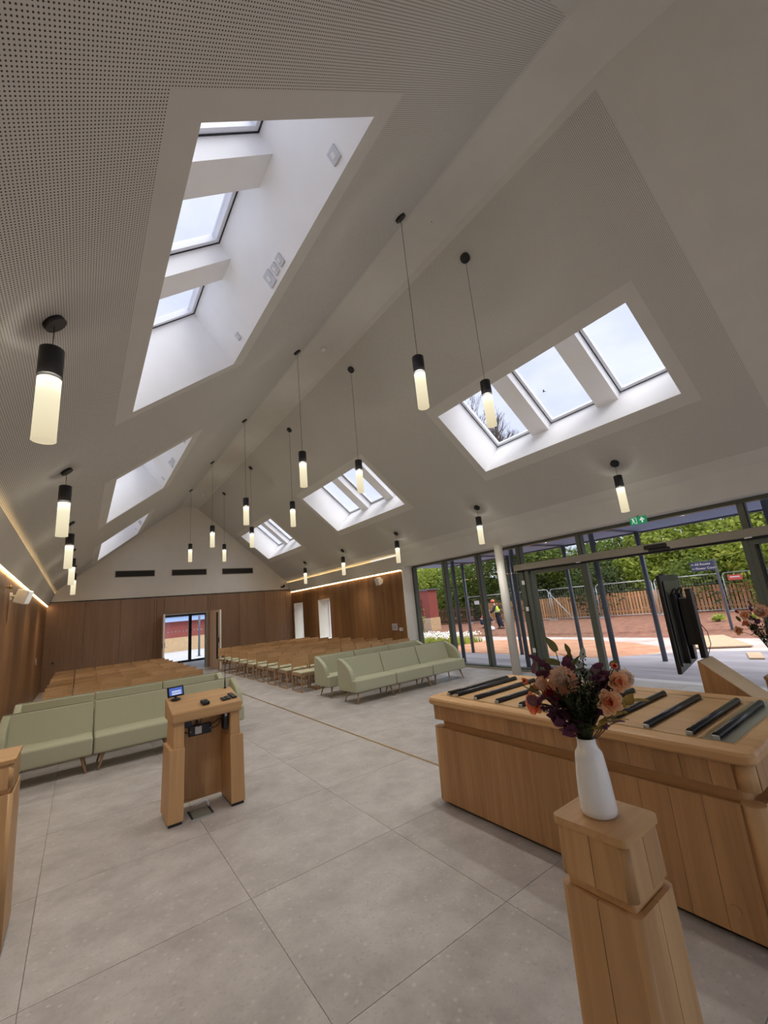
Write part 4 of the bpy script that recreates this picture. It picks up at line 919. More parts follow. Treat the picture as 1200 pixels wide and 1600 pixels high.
spray([NB, (1.38, .82, 1.26), (1.385, .80, 1.31), (1.395, .79, 1.355)], 10, .038, .036, plum, 'plum leaves in the middle right above the vase neck', 'leaf_spray', 53)
spray([NB, (1.40, .83, 1.30), (1.43, .80, 1.36), (1.46, .77, 1.43)], 9, .036, .028, olive, 'olive leaves behind the apricot rose', 'leaf_spray', 54)
spray([NB, (1.34, .89, 1.28), (1.31, .93, 1.34), (1.28, .98, 1.37)], 8, .034, .026, olive, 'olive leaves among the far left coral roses', 'leaf_spray', 55)
def filler(cx, cy, z0, z1, n, lab, seed, rad=.10):
    rnd = random.Random(seed); t_ = thing('filler_foliage', lab, 'foliage', (cx, cy, z0)); m_ = MB(); t = bmesh.new(); mb2 = MB()
    for k in range(n):
        a = rnd.uniform(0, 2*pi); r = rad*sqrt(rnd.random()); top = Vector((r*cos(a), r*sin(a), (z1-z0)*rnd.uniform(.6, 1)))
        m_.path([(top.x*.12, top.y*.12, 0), tuple(top*.5+Vector((0, 0, .01))), tuple(top)], .0009, 4)
        for j in range(12):
            f = rnd.uniform(.25, 1); q = Vector((top.x*f, top.y*f, top.z*f)); M = Matrix.Translation(q) @ face_dir((rnd.uniform(-1, 1), rnd.uniform(-1, 1), rnd.uniform(0, 1)))
            petal_mesh(t, M, .022, .011, .3, .2, 2, 1, .5)
        if k % 2: mb2.ball(tuple(top), .0028, 1)
        if k % 3 == 0: mb2.ball(tuple(top*.8), .0025, 1)
    m_.build('stems', stemg, t_)['kind'] = 'stuff'; MB().add(t).build('small_leaves', darkg, t_)['kind'] = 'stuff'; mb2.build('berries', bergreen, t_)['kind'] = 'stuff'
filler(VX, VY, VZ+.20, 1.43, 110, 'dark green filler foliage at the heart of the near bouquet', 3)
t_ = thing('berry_sprig', 'thin sprig of black berries at the top of the near bouquet', 'foliage', NB); m_ = MB().path([(0, 0, 0), (.03, -.01, .15), (.05, -.012, .285)], .001, 5); m_.build('stem', stemg, t_)
m_ = MB(); rb = random.Random(4)
for k in range(16): m_.ball((.045+rb.uniform(-.014, .014), -.012+rb.uniform(-.01, .01), .235+k*.0035), .003, 1)
m_.build('berries', berry, t_)['kind'] = 'stuff'
# bouquet beyond the catafalque
def far(p, k=1.065): return (p[0]*k, p[1]*k, 1.7+(p[2]-1.7)*k)
vase(4.56, 1.035, .873, 'white ceramic vase on the far pedestal at the right edge')
FB = (4.56, 1.035, 1.07)
filler(4.53, 1.06, 1.06, 1.345, 60, 'dark filler foliage of the far bouquet at the right edge', 8, .12)
chrys(far((4.21, .985, 1.40)), (-1, .1, .4), .058, 'pink chrysanthemum at the top of the far bouquet', FB, n=150, seed=21)
rose(far((4.19, 1.085, 1.375)), (-1, .2, .2), .036, 'coral rose high in the far bouquet', FB, seed=22)
rose(far((4.18, 1.145, 1.262)), (-1, .4, 0), .036, 'coral rose lowest at the left of the far bouquet', FB, seed=23)
rose(far((4.20, 1.13, 1.40)), (-.6, .4, .6), .024, 'red rosebud at the upper left of the far bouquet', FB, (redp, redp), 24, True, 'rosebud')
rose(far((4.17, 1.09, 1.32)), (-1, .2, 0), .022, 'small orange rose between the larger roses of the far bouquet', FB, (coral, coral), 25)
spray([FB, far((4.25, 1.03, 1.25)), far((4.24, 1.06, 1.35)), far((4.23, 1.05, 1.45))], 9, .045, .04, plum, 'plum leaf spray at the top of the far bouquet', 'leaf_spray', 31)
spray([FB, far((4.24, 1.03, 1.22)), far((4.21, 1.09, 1.29)), far((4.19, 1.13, 1.33))], 9, .045, .035, olive, 'olive leaf spray at the left of the far bouquet', 'leaf_spray', 32)

# ------------------------------------------------------------------ outside ground
GZ = -.06
def gmat(name, a, b, sc, sx=(1, 1, 1), detail=8, rough=.9, bump=.3):
    m, n, bs = mat_base(name); t = N(n, 'ShaderNodeTexCoord'); mp = N(n, 'ShaderNodeMapping'); mp.inputs['Scale'].default_value = sx
    z = N(n, 'ShaderNodeTexNoise', Scale=sc, Detail=detail, Roughness=.65); r = N(n, 'ShaderNodeValToRGB')
    r.color_ramp.elements[0].position = .34; r.color_ramp.elements[1].position = .66
    r.color_ramp.elements[0].color = (*lin(a), 1); r.color_ramp.elements[1].color = (*lin(b), 1)
    n.links.new(t.outputs['Object'], mp.inputs['Vector']); n.links.new(mp.outputs['Vector'], z.inputs['Vector']); n.links.new(z.outputs['Fac'], r.inputs['Fac']); n.links.new(r.outputs['Color'], bs.inputs['Base Color'])
    bs.inputs['Roughness'].default_value = rough; bp = N(n, 'ShaderNodeBump', Strength=bump, Distance=.02); n.links.new(z.outputs['Fac'], bp.inputs['Height']); n.links.new(bp.outputs['Normal'], bs.inputs['Normal']); return m
soil = gmat('soil', (104, 66, 50), (150, 102, 78), 3.5); sand = gmat('red_sand', (176, 122, 92), (200, 150, 118), 2.0); lightp = gmat('dusty_path', (172, 152, 142), (200, 184, 176), 1.2)
tarmac = gmat('damp_tarmac', (124, 118, 124), (172, 166, 172), 1.0, (1.6, .35, 1), rough=.6, bump=.05); grass = gmat('grass', (92, 110, 50), (130, 140, 70), 5)
struct(MB().box(8.36, 15.0, -12, 60, -.3, GZ-.02), 'ground_sub', lightp)
struct(MB().box(15.0, 60, -25, 60, -.3, GZ-.03), 'ground_field', soil)
struct(MB().box(-30, 8.36, -30, Y0-.2, -.3, -.08), 'ground_rear', lightp)
struct(MB().box(-30, 8.36, 22.1, 60, -.3, -.06), 'ground_court', plain('pale_paving', (180, 178, 180), .8, noise=.04, scale=2))
struct(MB().box(8.0, 8.36, Y0, 9.85, -.2, -.004), 'floor_threshold', plain('threshold_stone', (206, 204, 204), .5, noise=.03))
def blob(name, pts, mat, z0, z1, n=64, jit=.12, seed=1, hump=0):
    rnd = random.Random(seed); P = [Vector((x, y, 0)) for x, y in pts]; out = []
    m = len(P)
    for i in range(m):
        for k in range(6):
            t = k/6; p0, p1, p2, p3 = P[i-1], P[i], P[(i+1) % m], P[(i+2) % m]
            q = .5*((2*p1)+(p2-p0)*t+(2*p0-5*p1+4*p2-p3)*t*t+(3*p1-p0-3*p2+p3)*t**3); out.append(q+Vector((rnd.uniform(-jit, jit), rnd.uniform(-jit, jit), 0)))
    c = sum(out, Vector())/len(out); t = bmesh.new(); rings = []
    for s, z in ((1, z0), (.97, z1), (.8, z1+hump*.5), (.5, z1+hump), ): rings.append([t.verts.new((c.x+(q.x-c.x)*s, c.y+(q.y-c.y)*s, z+(rnd.uniform(-.3, .3)*hump if s < 1 else 0))) for q in out])
    for a, b in zip(rings, rings[1:]):
        for k in range(len(a)): t.faces.new((a[k], a[(k+1) % len(a)], b[(k+1) % len(a)], b[k]))
    t.faces.new(rings[-1]); bmesh.ops.recalc_face_normals(t, faces=t.faces)
    m_ = MB(); m_.add(t); return struct(m_, name, mat)
blob('ground_tarmac', [(8.4, -6), (13, -6), (13.0, 1), (12.3, 4), (10.9, 6), (10.6, 9), (10.2, 12), (8.4, 12.5)], tarmac, -.09, -.058, jit=.03)
blob('ground_sand', [(10.75, 5.6), (12.6, 5.2), (13.8, 7), (14.1, 10), (13.2, 12.6), (11.5, 13.6), (10.5, 12), (10.65, 8.5)], sand, -.08, -.05, seed=3, hump=.04)
blob('ground_bed', [(15.3, -4), (17.2, 1), (17.0, 5), (16.2, 8), (15.6, 12), (15.2, 16), (14.4, 20), (18, 24), (27, 24), (30, 8), (30, -6)], soil, -.10, -.04, seed=5, hump=.03)
for i, (x, y, w, h, rz) in enumerate(((14.0, 4.6, 1.25, .65, .5), (11.7, 3.05, .42, .12, .3))):
    t_ = thing('plywood_sheet', ['large pale plywood sheet lying on the path outside the doors', 'small pale timber offcut lying on the path outside the doors'][i], 'board', (x, y, GZ), rz)
    MB().box(-w, w, -h, h, .0, .03).build('sheet', plain('plywood', (190, 162, 130), .8, noise=.08, scale=6) if 'plywood' not in MATS else MATS['plywood'], t_)
# ------------------------------------------------------------------ canopy
cn = thing('canopy', 'blue metal canopy on slate blue posts along the window wall', 'canopy', (9.6, 5, GZ))
cp = lambda x, y, z: (x-9.6, y-5, z-GZ)
MB().box(8.40-9.6, 11.0-9.6, -3-5, 11.4-5, 2.925-GZ, 2.935-GZ).build('roof_sheet', bluec, cn)
m_ = MB()
for k in range(43): x = 8.42+k*.06; m_.box(x-9.6, x+.03-9.6, -3-5, 11.4-5, 2.897-GZ, 2.925-GZ)
m_.build('ribs', bluec, cn)['kind'] = 'stuff'
for x in (8.42, 10.97): MB().box(x-.03-9.6, x+.03-9.6, -3-5, 11.4-5, 2.86-GZ, 2.96-GZ, r=.005, seg=1).build('edge_beam', blue, cn)
post = None
for x, ysx in ((8.60, (10.6, 8.55, 6.48, 4.42, 1.6, -.5)), (10.6, (10.08, 8.15, 6.27, 4.36, 1.8, -.2))):
    for y in ysx:
        if post is None:
            post = MB().tube((0, 0, 0), (0, 0, 2.93), .052, n=20).build('post', blue, cn); post.location = cp(x, y, GZ)
        else: share(post, 'post', cp(x, y, GZ), cn)
for y in (9.9, 8.3, 6.35, 4.4, 1.7, -.3): MB().tube(cp(8.45, y, 2.87), cp(10.97, y, 2.87), .022, n=8).build('cross_bar', blue, cn)
t_ = thing('canopy_lamp', 'small dark lamp hanging under the blue canopy', 'lamp', (9.9, 5.05, 2.85)); MB().tube((0, 0, 0), (0, 0, -.10), .012, n=8).build('stem', blue, t_); MB().lathe([(.01, -.08), (.05, -.12), (.05, -.20), (0, -.20)], 14).build('head', black, t_)
# ------------------------------------------------------------------ fences
fpts = [(26.9, .4), (25.65, 6.2), (24.2, 10.6), (23.2, 15.8), (22.55, 20.2)]
ft = thing('timber_fence', 'close boarded orange timber fence beyond the soil bed', 'fence', (24.5, 10, GZ))
cedar = wood('fence_cedar', (234, 184, 130), (204, 148, 100), 'z', vary=.22)
bm_ = None; tot = 0; cnt = 0
for (a, b) in zip(fpts, fpts[1:]):
    A, B = Vector((*a, 0)), Vector((*b, 0)); L = (B-A).length; n = int(L/.150); an = atan2(B.y-A.y, B.x-A.x)
    for k in range(n):
        q = A.lerp(B, (k+.5)/n); dz = random.uniform(-.015, .015)
        if bm_ is None: bm_ = MB().box(-.056, .056, -.011, .011, .04, 1.30).build('board', cedar, ft); o_ = bm_
        else: o_ = share(bm_, 'board', (0, 0, 0), ft)
        o_.location = (q.x-24.5, q.y-10, dz); o_.rotation_euler = (0, 0, an)
    for z in (.3, 1.05):
        q = (A+B)/2; n_ = Vector((-(B-A).y, (B-A).x, 0)).normalized()*-.035
        M = Matrix.Translation((q.x+n_.x-24.5, q.y+n_.y-10, z)) @ Matrix.Rotation(an, 4, 'Z'); MB().box(-L/2, L/2, -.02, .02, -.04, .04, M=M).build('rail', cedar, ft)
# low dark board fence at the far left end
t_ = thing('paling_fence', 'dark low paling fence left of the orange fence', 'fence', (22.3, 21.5, GZ)); dkw = wood('old_paling', (120, 96, 70), (80, 62, 46), 'z')
pl_ = None
for k in range(20):
    p_ = (-.2-.04*k, -.9+.16*k, 0)
    if pl_ is None: pl_ = MB().box(-.05, .05, -.012, .012, 0, 1.15).build('board', dkw, t_); pl_.location = p_; pl_.rotation_euler = (0, 0, pi/2)
    else: share(pl_, 'board', p_, t_, (0, 0, pi/2))
for z in (.3, .95): MB().tube((-.2, -1, z), (-1.0, 2.3, z), .03, n=6).build('rail', dkw, t_)
# steel site fence panels
def fpanel(a, b, lab, brace=False):
    A, B = Vector((*a, 0)), Vector((*b, 0)); L = (B-A).length; t_ = thing('steel_fence_panel', lab, 'fence', (*a, GZ), atan2(B.y-A.y, B.x-A.x), 'steel site fence panels')
    H = 1.82; r = .15; pts = [(.04, 0, .02), (.04, 0, H-r)]
    for k in range(1, 6): pts.append((.04+r-r*cos(k*pi/10), 0, H-r+r*sin(k*pi/10)))
    for k in range(5, -1, -1): pts.append((L-.04-r+r*cos(k*pi/10), 0, H-r+r*sin(k*pi/10)))
    pts += [(L-.04, 0, .02)]
    MB().path(pts, .024, 8).build('tube_frame', steel, t_); MB().tube((.04, 0, .14), (L-.04, 0, .14), .02, n=8).build('bottom_rail', steel, t_)
    m_ = MB(); n = int(L/.12)
    for k in range(1, n): m_.box(L*k/n-.0025, L*k/n+.0025, -.002, .002, .14, H-.03)
    for z in (.5, .95, 1.4): m_.box(.05, L-.05, -.003, .003, z-.003, z+.003)
    m_.build('wire_mesh', steel, t_)['kind'] = 'stuff'
    for x in (.04, L-.04): MB().box(x-.12, x+.12, -.22, .22, 0, .10, r=.02).build('foot_block', plain('concrete', (170, 168, 162), .9) if 'concrete' not in MATS else MATS['concrete'], t_)
    if brace: MB().tube((.05, .03, 1.72), (-1.6, .75, .04), .022, n=8).build('brace', steel, t_); 
    return t_
SP = [(25.9, .9), (25.3, 3.9), (24.75, 6.95), (23.75, 9.55), (22.95, 12.2), (22.45, 14.7), (22.1, 17.7), (21.7, 20.6)]
nm_ = ['nearest the right window edge', 'right of the wayfinding sign', 'behind the wayfinding sign', 'behind the canopy posts', 'behind the left door leaf', 'next to the braced joint', 'behind the worker', 'leftmost of the line']
for i, (a, b) in enumerate(zip(SP, SP[1:])): fpanel(a, (a[0]+(b[0]-a[0])*.985, a[1]+(b[1]-a[1])*.985), 'galvanised site fence panel, '+nm_[i], i == 5)
ds = Vector((-.97, -.2, 0))
for i, (x, y, z, c) in enumerate(((24.55, 6.35, 1.52, (206, 96, 84)), (21.55, 19.6, 1.35, (226, 230, 232)))):
    t_ = thing('site_notice', ['small red and white notice on the site fence by the wayfinding sign', 'small white notice on the site fence by the red building'][i], 'sign', (x, y, z), -.2 if i else .2)
    MB().box(-.01, .0, -.26, .26, -.12, .12, r=.003).build('board', plain('notice_%s' % 'ab'[i], c, .6), t_); MB().box(-.013, -.010, -.18, .18, .0, .05).build('band', plastic_w, t_)
# ------------------------------------------------------------------ wayfinding sign
ws = thing('wayfinding_sign', 'slate blue wayfinding sign pointing left on its blue post', 'sign', (17.03, 4.83, GZ))
signb = plain('sign_slate', (60, 68, 94), .5, noise=.02)
MB().box(-.035, .035, -.035, .035, 0, 2.30, r=.006).build('post', blue, ws); MB().box(-.03, .0, .035, .70, 1.93, 2.25, r=.004).build('panel', signb, ws)
def text(s, size, loc, rot, mt, par, name='lettering'):
    cu = bpy.data.curves.new(name, 'FONT'); cu.body = s; cu.size = size; cu.extrude = .002; o_ = bpy.data.objects.new(name, cu); COL.objects.link(o_)
    dg = bpy.context.evaluated_depsgraph_get(); dg.update(); me = bpy.data.meshes.new_from_object(o_.evaluated_get(dg)); bpy.data.objects.remove(o_); me.materials.clear(); me.materials.append(mt)
    o_ = bpy.data.objects.new(name, me); COL.objects.link(o_); o_.parent = par; o_.location = loc; o_.rotation_euler = rot; return o_
R_ = (pi/2, 0, -pi/2)
text('All Routes', .105, (-.033, .56, 2.125), R_, plastic_w, ws); text('Flower Court', .105, (-.033, .56, 1.985), R_, plastic_w, ws)
for z in (2.16, 2.02):
    m_ = MB(); m_.box(-.034, -.031, .58, .65, z-.006, z+.006); m_.prism([(.668, z), (.635, z+.022), (.635, z-.022)], 'x', -.034, -.031); m_.build('arrow', plastic_w, ws)
# ------------------------------------------------------------------ trees
def foliage_mat(name, a, b):
    m, n, bs = mat_base(name); oi = N(n, 'ShaderNodeObjectInfo'); t = N(n, 'ShaderNodeTexCoord'); z = N(n, 'ShaderNodeTexNoise', Scale=2.2, Detail=3.0)
    n.links.new(t.outputs['Object'], z.inputs['Vector']); r = N(n, 'ShaderNodeValToRGB'); r.color_ramp.elements[0].position = .35; r.color_ramp.elements[1].position = .65
    r.color_ramp.elements[0].color = (*lin(a), 1); r.color_ramp.elements[1].color = (*lin(b), 1); n.links.new(z.outputs['Fac'], r.inputs['Fac'])
    n.links.new(r.outputs['Color'], bs.inputs['Base Color']); bs.inputs['Roughness'].default_value = .7
    tr = N(n, 'ShaderNodeBsdfTranslucent'); mx = N(n, 'ShaderNodeMixShader'); mx.inputs[0].default_value = .35; n.links.new(r.outputs['Color'], tr.inputs['Color'])
    o = n.nodes['Material Output']; n.links.new(bs.outputs[0], mx.inputs[1]); n.links.new(tr.outputs[0], mx.inputs[2]); n.links.new(mx.outputs[0], o.inputs['Surface']); return m
fm = [foliage_mat('leaf_bright', (130, 148, 50), (190, 200, 92)), foliage_mat('leaf_mid', (86, 108, 42), (140, 158, 72)), foliage_mat('leaf_dark', (52, 66, 34), (92, 108, 56))]
bark = plain('bark', (92, 76, 60), .9, noise=.2, scale=12)
def leaves_mesh(blobs, n, size, seed):
    rnd = random.Random(seed); V = []; F = []
    wts = [r*r for *_, r in blobs]; 
    for k in range(n):
        bx, by, bz, r = rnd.choices(blobs, wts)[0]
        d = Vector((rnd.gauss(0, 1), rnd.gauss(0, 1), rnd.gauss(0, .85))).normalized()*r*(rnd.uniform(.55, 1.08))
        c = Vector((bx, by, bz))+d
        if c.z < .1: continue
        a = Vector((rnd.gauss(0, 1), rnd.gauss(0, 1), rnd.gauss(0, .6))).normalized(); b = a.cross(Vector((rnd.gauss(0, 1), rnd.gauss(0, 1), rnd.gauss(0, 1)))).normalized(); s = size*rnd.uniform(.6, 1.3)
        i = len(V); V += [tuple(c-a*s), tuple(c+b*s*.45), tuple(c+a*s), tuple(c-b*s*.45)]; F.append((i, i+1, i+2, i+3))
    me = bpy.data.meshes.new('foliage'); me.from_pydata(V, [], F); me.update(); return me
def tree(x, y, h, w, mi, lab, seed, n=3800, nm='tree', size=.13, cat='tree'):
    rnd = random.Random(seed); t_ = thing(nm, lab, cat, (x, y, GZ)); bl = []
    for k in range(9):
        f = rnd.uniform(.12, .9); rr = w*.42*(1-.45*abs(f-.45)*1.6)*rnd.uniform(.8, 1.2); a = rnd.uniform(0, 2*pi); q = w*.36*rnd.random()
        bl.append((q*cos(a), q*sin(a), h*f, rr))
    me = leaves_mesh(bl, n, size, seed); me.materials.append(fm[mi]); o = bpy.data.objects.new('foliage', me); COL.objects.link(o); o.parent = t_; o['kind'] = 'stuff'
    m_ = MB(); m_.tube((0, 0, 0), (.1, 0, h*.5), .05*h*.35+.03, .04, n=8)
    for k in range(5):
        a = rnd.uniform(0, 2*pi); m_.tube((.05, 0, h*rnd.uniform(.2, .45)), (w*.3*cos(a), w*.3*sin(a), h*rnd.uniform(.5, .8)), .05, .015, n=5)
    m_.build('trunk', bark, t_); return t_
kinds = ['bright yellow-green leafy tree', 'mid green leafy tree', 'dark green leafy tree']
tl = [(29.6, -1.0, 8.0, 6, 0), (28.6, 2.2, 6.2, 5, 0), (30.5, 4.6, 9.0, 6, 1), (28.0, 6.6, 5.8, 4.6, 0), (29.5, 9.2, 6.6, 5, 0), (27.4, 11.4, 4.8, 4, 0), (27.8, 14.2, 5.0, 4.6, 1), (26.6, 17.2, 5.4, 4.8, 1), (26.6, 20.6, 5.6, 5, 1), (26.0, 24.0, 4.6, 5, 1), (25.5, 28.0, 4.6, 5.5, 0), (27.0, 32.5, 5.0, 6, 1), (25.0, 37, 5, 7, 2)]
where = ['at the right edge of the view outside', 'right of the wayfinding sign', 'tallest behind the wayfinding sign', 'just left of the wayfinding sign', 'behind the middle canopy post', 'low between the canopy posts', 'behind the left door leaf', 'behind the white column', 'behind the worker', 'left of the worker', 'above the red building', 'beyond the red building', 'farthest left outside']
for i, (x, y, h, w, mi) in enumerate(tl): tree(x, y, h, w, mi, kinds[mi]+' '+where[i], 100+i, n=15000, size=.135)
for i, (x, y) in enumerate(((26.7, 3.4), (26.0, 8.2), (24.9, 12.8), (24.2, 17.6))):
    tree(x+.5, y, 2.5, 3.6, 2 if i != 1 else 1, 'low dark hedge shrub over the orange fence, %s from the right' % ORD[i], 200+i, 6000, 'hedge_shrub', .11, 'shrub')
tree(12.6, 15.9, 2.2, 1.5, 1, 'bushy shrub outside beside the white tulips', 301, 2600, 'garden_shrub', .06, 'shrub')
tree(24.2, 5.3, 1.25, .9, 1, 'small young conifer before the orange fence at the right', 302, 700, 'young_conifer', .06, 'shrub')
tree(19.5, 5.9, .22, .5, 0, 'low green tuft in the soil left of the wayfinding post', 303, 300, 'green_tuft', .06, 'plant')
tree(20.0, 5.0, .20, .42, 0, 'low green tuft in the soil right of the wayfinding post', 304, 260, 'green_tuft', .06, 'plant')
def bare_tree(x, y, h, lab, seed, lean=(0, 0), depth=6, spread=.55):
    rnd = random.Random(seed); t_ = thing('bare_tree', lab, 'tree', (x, y, GZ)); V = MB(); tw = []
    segs = []
    def grow(p, d, L, r, k):
        q = p+d*L; segs.append((p, q, r, r*.72))
        if k == 0: return
        for i in range(rnd.choice((2, 3, 3)) if k > 1 else 3):
            nd = (d+Vector((rnd.uniform(-1, 1), rnd.uniform(-1, 1), rnd.uniform(-.35, .8)))*spread).normalized(); grow(p.lerp(q, rnd.uniform(.55, 1)), nd, L*rnd.uniform(.62, .85), r*.62, k-1)
    grow(Vector((0, 0, 0)), Vector((lean[0], lean[1], 1)).normalized(), h*.34, h*.016, depth)
    VV = []; FF = []
    for p, q, r0, r1 in segs:
        r0 = max(r0, .009); r1 = max(r1, .007); d = (q-p).normalized(); a = d.orthogonal().normalized(); b = d.cross(a); i = len(VV)
        for c, r in ((p, r0), (q, r1)):
            for k in range(4): an = k*pi/2; VV.append(tuple(c+(a*cos(an)+b*sin(an))*r))
        for k in range(4): FF.append((i+k, i+(k+1) % 4, i+4+(k+1) % 4, i+4+k))
    me = bpy.data.meshes.new('branches'); me.from_pydata(VV, [], FF); me.update(); me.materials.append(bark); o = bpy.data.objects.new('branches', me); COL.objects.link(o); o.parent = t_; o['kind'] = 'stuff'; return t_
bare_tree(24.6, 18.9, 14.2, 'tall bare tree seen through the nearest right skylight', 5, depth=8, spread=.42)
bare_tree(20.5, 27.5, 8.5, 'bare tree with spreading branches at the far left of the windows', 9, (.05, -.25), 6, .7)
bare_tree(28.5, 12.5, 9.0, 'bare pale tree behind the left canopy posts', 12, depth=6)
# ------------------------------------------------------------------ tulips, red building
rt_ = random.Random(2); m1 = MB(); 
tb = thing('tulip_bed', 'bed of white tulips with green leaves outside the left window panes', 'flower bed', (12.2, 13.6, GZ))
VV, FF, V2, F2 = [], [], [], []
for k in range(420):
    x, y = rt_.uniform(-.9, .9), rt_.uniform(-1.9, 1.9); hh = rt_.uniform(.30, .42)
    for j in range(5):
        a = rt_.uniform(0, 2*pi); c = Vector((x, y, 0)); tip = c+Vector((cos(a)*.09, sin(a)*.09, hh*rt_.uniform(.6, .9))); s_ = Vector((-sin(a), cos(a), 0))*.018; i = len(VV)
        VV += [tuple(c-s_), tuple(c+s_), tuple(tip)]; FF.append((i, i+1, i+2))
    c = Vector((x, y, hh)); i = len(V2); r = .035
    V2 += [tuple(c+Vector((0, 0, -.03)))]+[tuple(c+Vector((r*cos(q*pi/3), r*sin(q*pi/3), .01))) for q in range(6)]+[tuple(c+Vector((0, 0, .05)))]
    for q in range(6): F2 += [(i, i+1+q, i+1+(q+1) % 6), (i+7, i+1+(q+1) % 6, i+1+q)]
for nm, v, f, mt in (('leaves', VV, FF, fm[0]), ('blooms', V2, F2, plain('tulip_white', (240, 240, 232), .6, noise=.03))):
    me = bpy.data.meshes.new(nm); me.from_pydata(v, [], f); me.update(); me.materials.append(mt); o = bpy.data.objects.new(nm, me); COL.objects.link(o); o.parent = tb; o['kind'] = 'stuff'
brickm = bpy.data.materials.new('buff_brick'); brickm.use_nodes = True; n_ = brickm.node_tree; b_ = n_.nodes['Principled BSDF']; br = N(n_, 'ShaderNodeTexBrick', Scale=4.5); t_ = N(n_, 'ShaderNodeTexCoord')
mpb = N(n_, 'ShaderNodeMapping'); mpb.inputs['Rotation'].default_value = (pi/2, 0, 0)
br.inputs['Color1'].default_value = (*lin((206, 174, 130)), 1); br.inputs['Color2'].default_value = (*lin((190, 156, 116)), 1); br.inputs['Mortar'].default_value = (*lin((200, 190, 172)), 1); br.inputs['Mortar Size'].default_value = .012
n_.links.new(t_.outputs['Object'], mpb.inputs['Vector']); n_.links.new(mpb.outputs['Vector'], br.inputs['Vector']); n_.links.new(br.outputs['Color'], b_.inputs['Base Color']); b_.inputs['Roughness'].default_value = .9
redc = plain('red_cladding', (142, 70, 62), .7, noise=.06, scale=3)
rb_ = thing('red_building', 'small red clad outbuilding on a buff brick base outside at the left', 'building', (18.6, 22.0, GZ))
MB().box(-1.5, -.7, -2.6, 3, 0, .80).build('brick_base', brickm, rb_); MB().box(-1.46, -.74, -2.56, 2.96, .80, 2.45).build('cladding', redc, rb_); MB().box(-1.56, -.64, -2.66, 3.06, 2.45, 2.53).build('roof_edge', blue, rb_); MB().box(-1.52, -1.49, -1.9, -1.1, .1, 1.9).build('door', plain('door_red', (132, 52, 48), .6), rb_)
cb = thing('court_building', 'red and buff brick building seen through the far doorway', 'building', (6.0, 33, GZ))
MB().box(-8, 9, 0, 4, 0, .93).build('brick_base', brickm, cb); MB().box(-8, 9, .03, 4, .93, 2.02).build('cladding', redc, cb); MB().box(-8, 9, -.25, 4, 2.02, 2.34).build('fascia', bluec, cb); MB().box(-8, 9, -.30, 4, 2.34, 2.40).build('gutter', blue, cb)
t_ = thing('canopy_post', 'slate blue post standing outside the far doorway', 'post', (5.42, 25.7, GZ)); MB().tube((0, 0, .015), (0, 0, 2.9), .055, n=16).build('shaft', blue, t_); MB().box(-.1, .1, -.1, .1, 0, .015).build('base_plate', blue, t_)
# ------------------------------------------------------------------ people outside
skin = plain('skin', (206, 158, 128), .6, noise=.04); navy = plain('navy_cloth', (38, 40, 58), .85, noise=.1); hiviz = plain('hi_vis_yellow', (214, 242, 60), .6, noise=.05, emit=(214, 242, 60), estr=0); refl = plain('reflective_tape', (206, 210, 206), .3); orangep = plain('orange_helmet', (236, 108, 62), .35); boot = plain('boot', (40, 34, 30), .8)
def skinned(name, joints, edges, mt, par, root=0, sub=1):
    me = bpy.data.meshes.new(name); me.from_pydata([j[0] for j in joints], edges, []); me.update(); o = bpy.data.objects.new(name, me); COL.objects.link(o)
    o.modifiers.new('skin', 'SKIN'); 
    for i, v in enumerate(me.skin_vertices[0].data):
        r = joints[i][1]; v.radius = (r, r) if not isinstance(r, tuple) else r; v.use_root = (i == root)
    ss = o.modifiers.new('sub', 'SUBSURF'); ss.levels = sub; ss.render_levels = sub
    dg = bpy.context.evaluated_depsgraph_get(); dg.update(); m2 = bpy.data.meshes.new_from_object(o.evaluated_get(dg)); bpy.data.objects.remove(o)
    m2.materials.append(mt); 
    for f in m2.polygons: f.use_smooth = True
    o = bpy.data.objects.new(name, m2); COL.objects.link(o); o.parent = par; return o
def person(loc, rz, lab, J, E, vest, helmet_m, s=1.0, vt=None):
    """J: joints of the whole body; material by height is carried by clothing meshes over it"""
    t_ = thing('person', lab, 'person', loc, rz); t_.scale = (s, s, s)
    skinned('body', J, E, skin, t_); return t_
# standing worker, stooping slightly forward (+y is forward)
Jw = [((0, 0, .88), .11), ((0, .03, 1.05), .12), ((0, .08, 1.25), .13), ((0, .13, 1.38), .07), ((0, .16, 1.46), .055), ((0, .19, 1.56), .095),
      ((.09, 0, .84), .085), ((.12, .03, .48), .062), ((.12, -.03, .10), .045), ((.12, .10, .04), .045),
      ((-.09, 0, .84), .085), ((-.12, -.10, .50), .062), ((-.12, -.22, .12), .045), ((-.12, -.10, .04), .045),
      ((.18, .10, 1.33), .055), ((.22, .20, 1.08), .045), ((.16, .42, .96), .036), ((.15, .50, .93), .032),
      ((-.18, .10, 1.33), .055), ((-.22, .22, 1.08), .045), ((-.14, .44, .98), .036), ((-.13, .52, .95), .032)]
Ew = [(0, 1), (1, 2), (2, 3), (3, 4), (4, 5), (0, 6), (6, 7), (7, 8), (8, 9), (0, 10), (10, 11), (11, 12), (12, 13), (2, 14), (14, 15), (15, 16), (16, 17), (2, 18), (18, 19), (19, 20), (20, 21)]
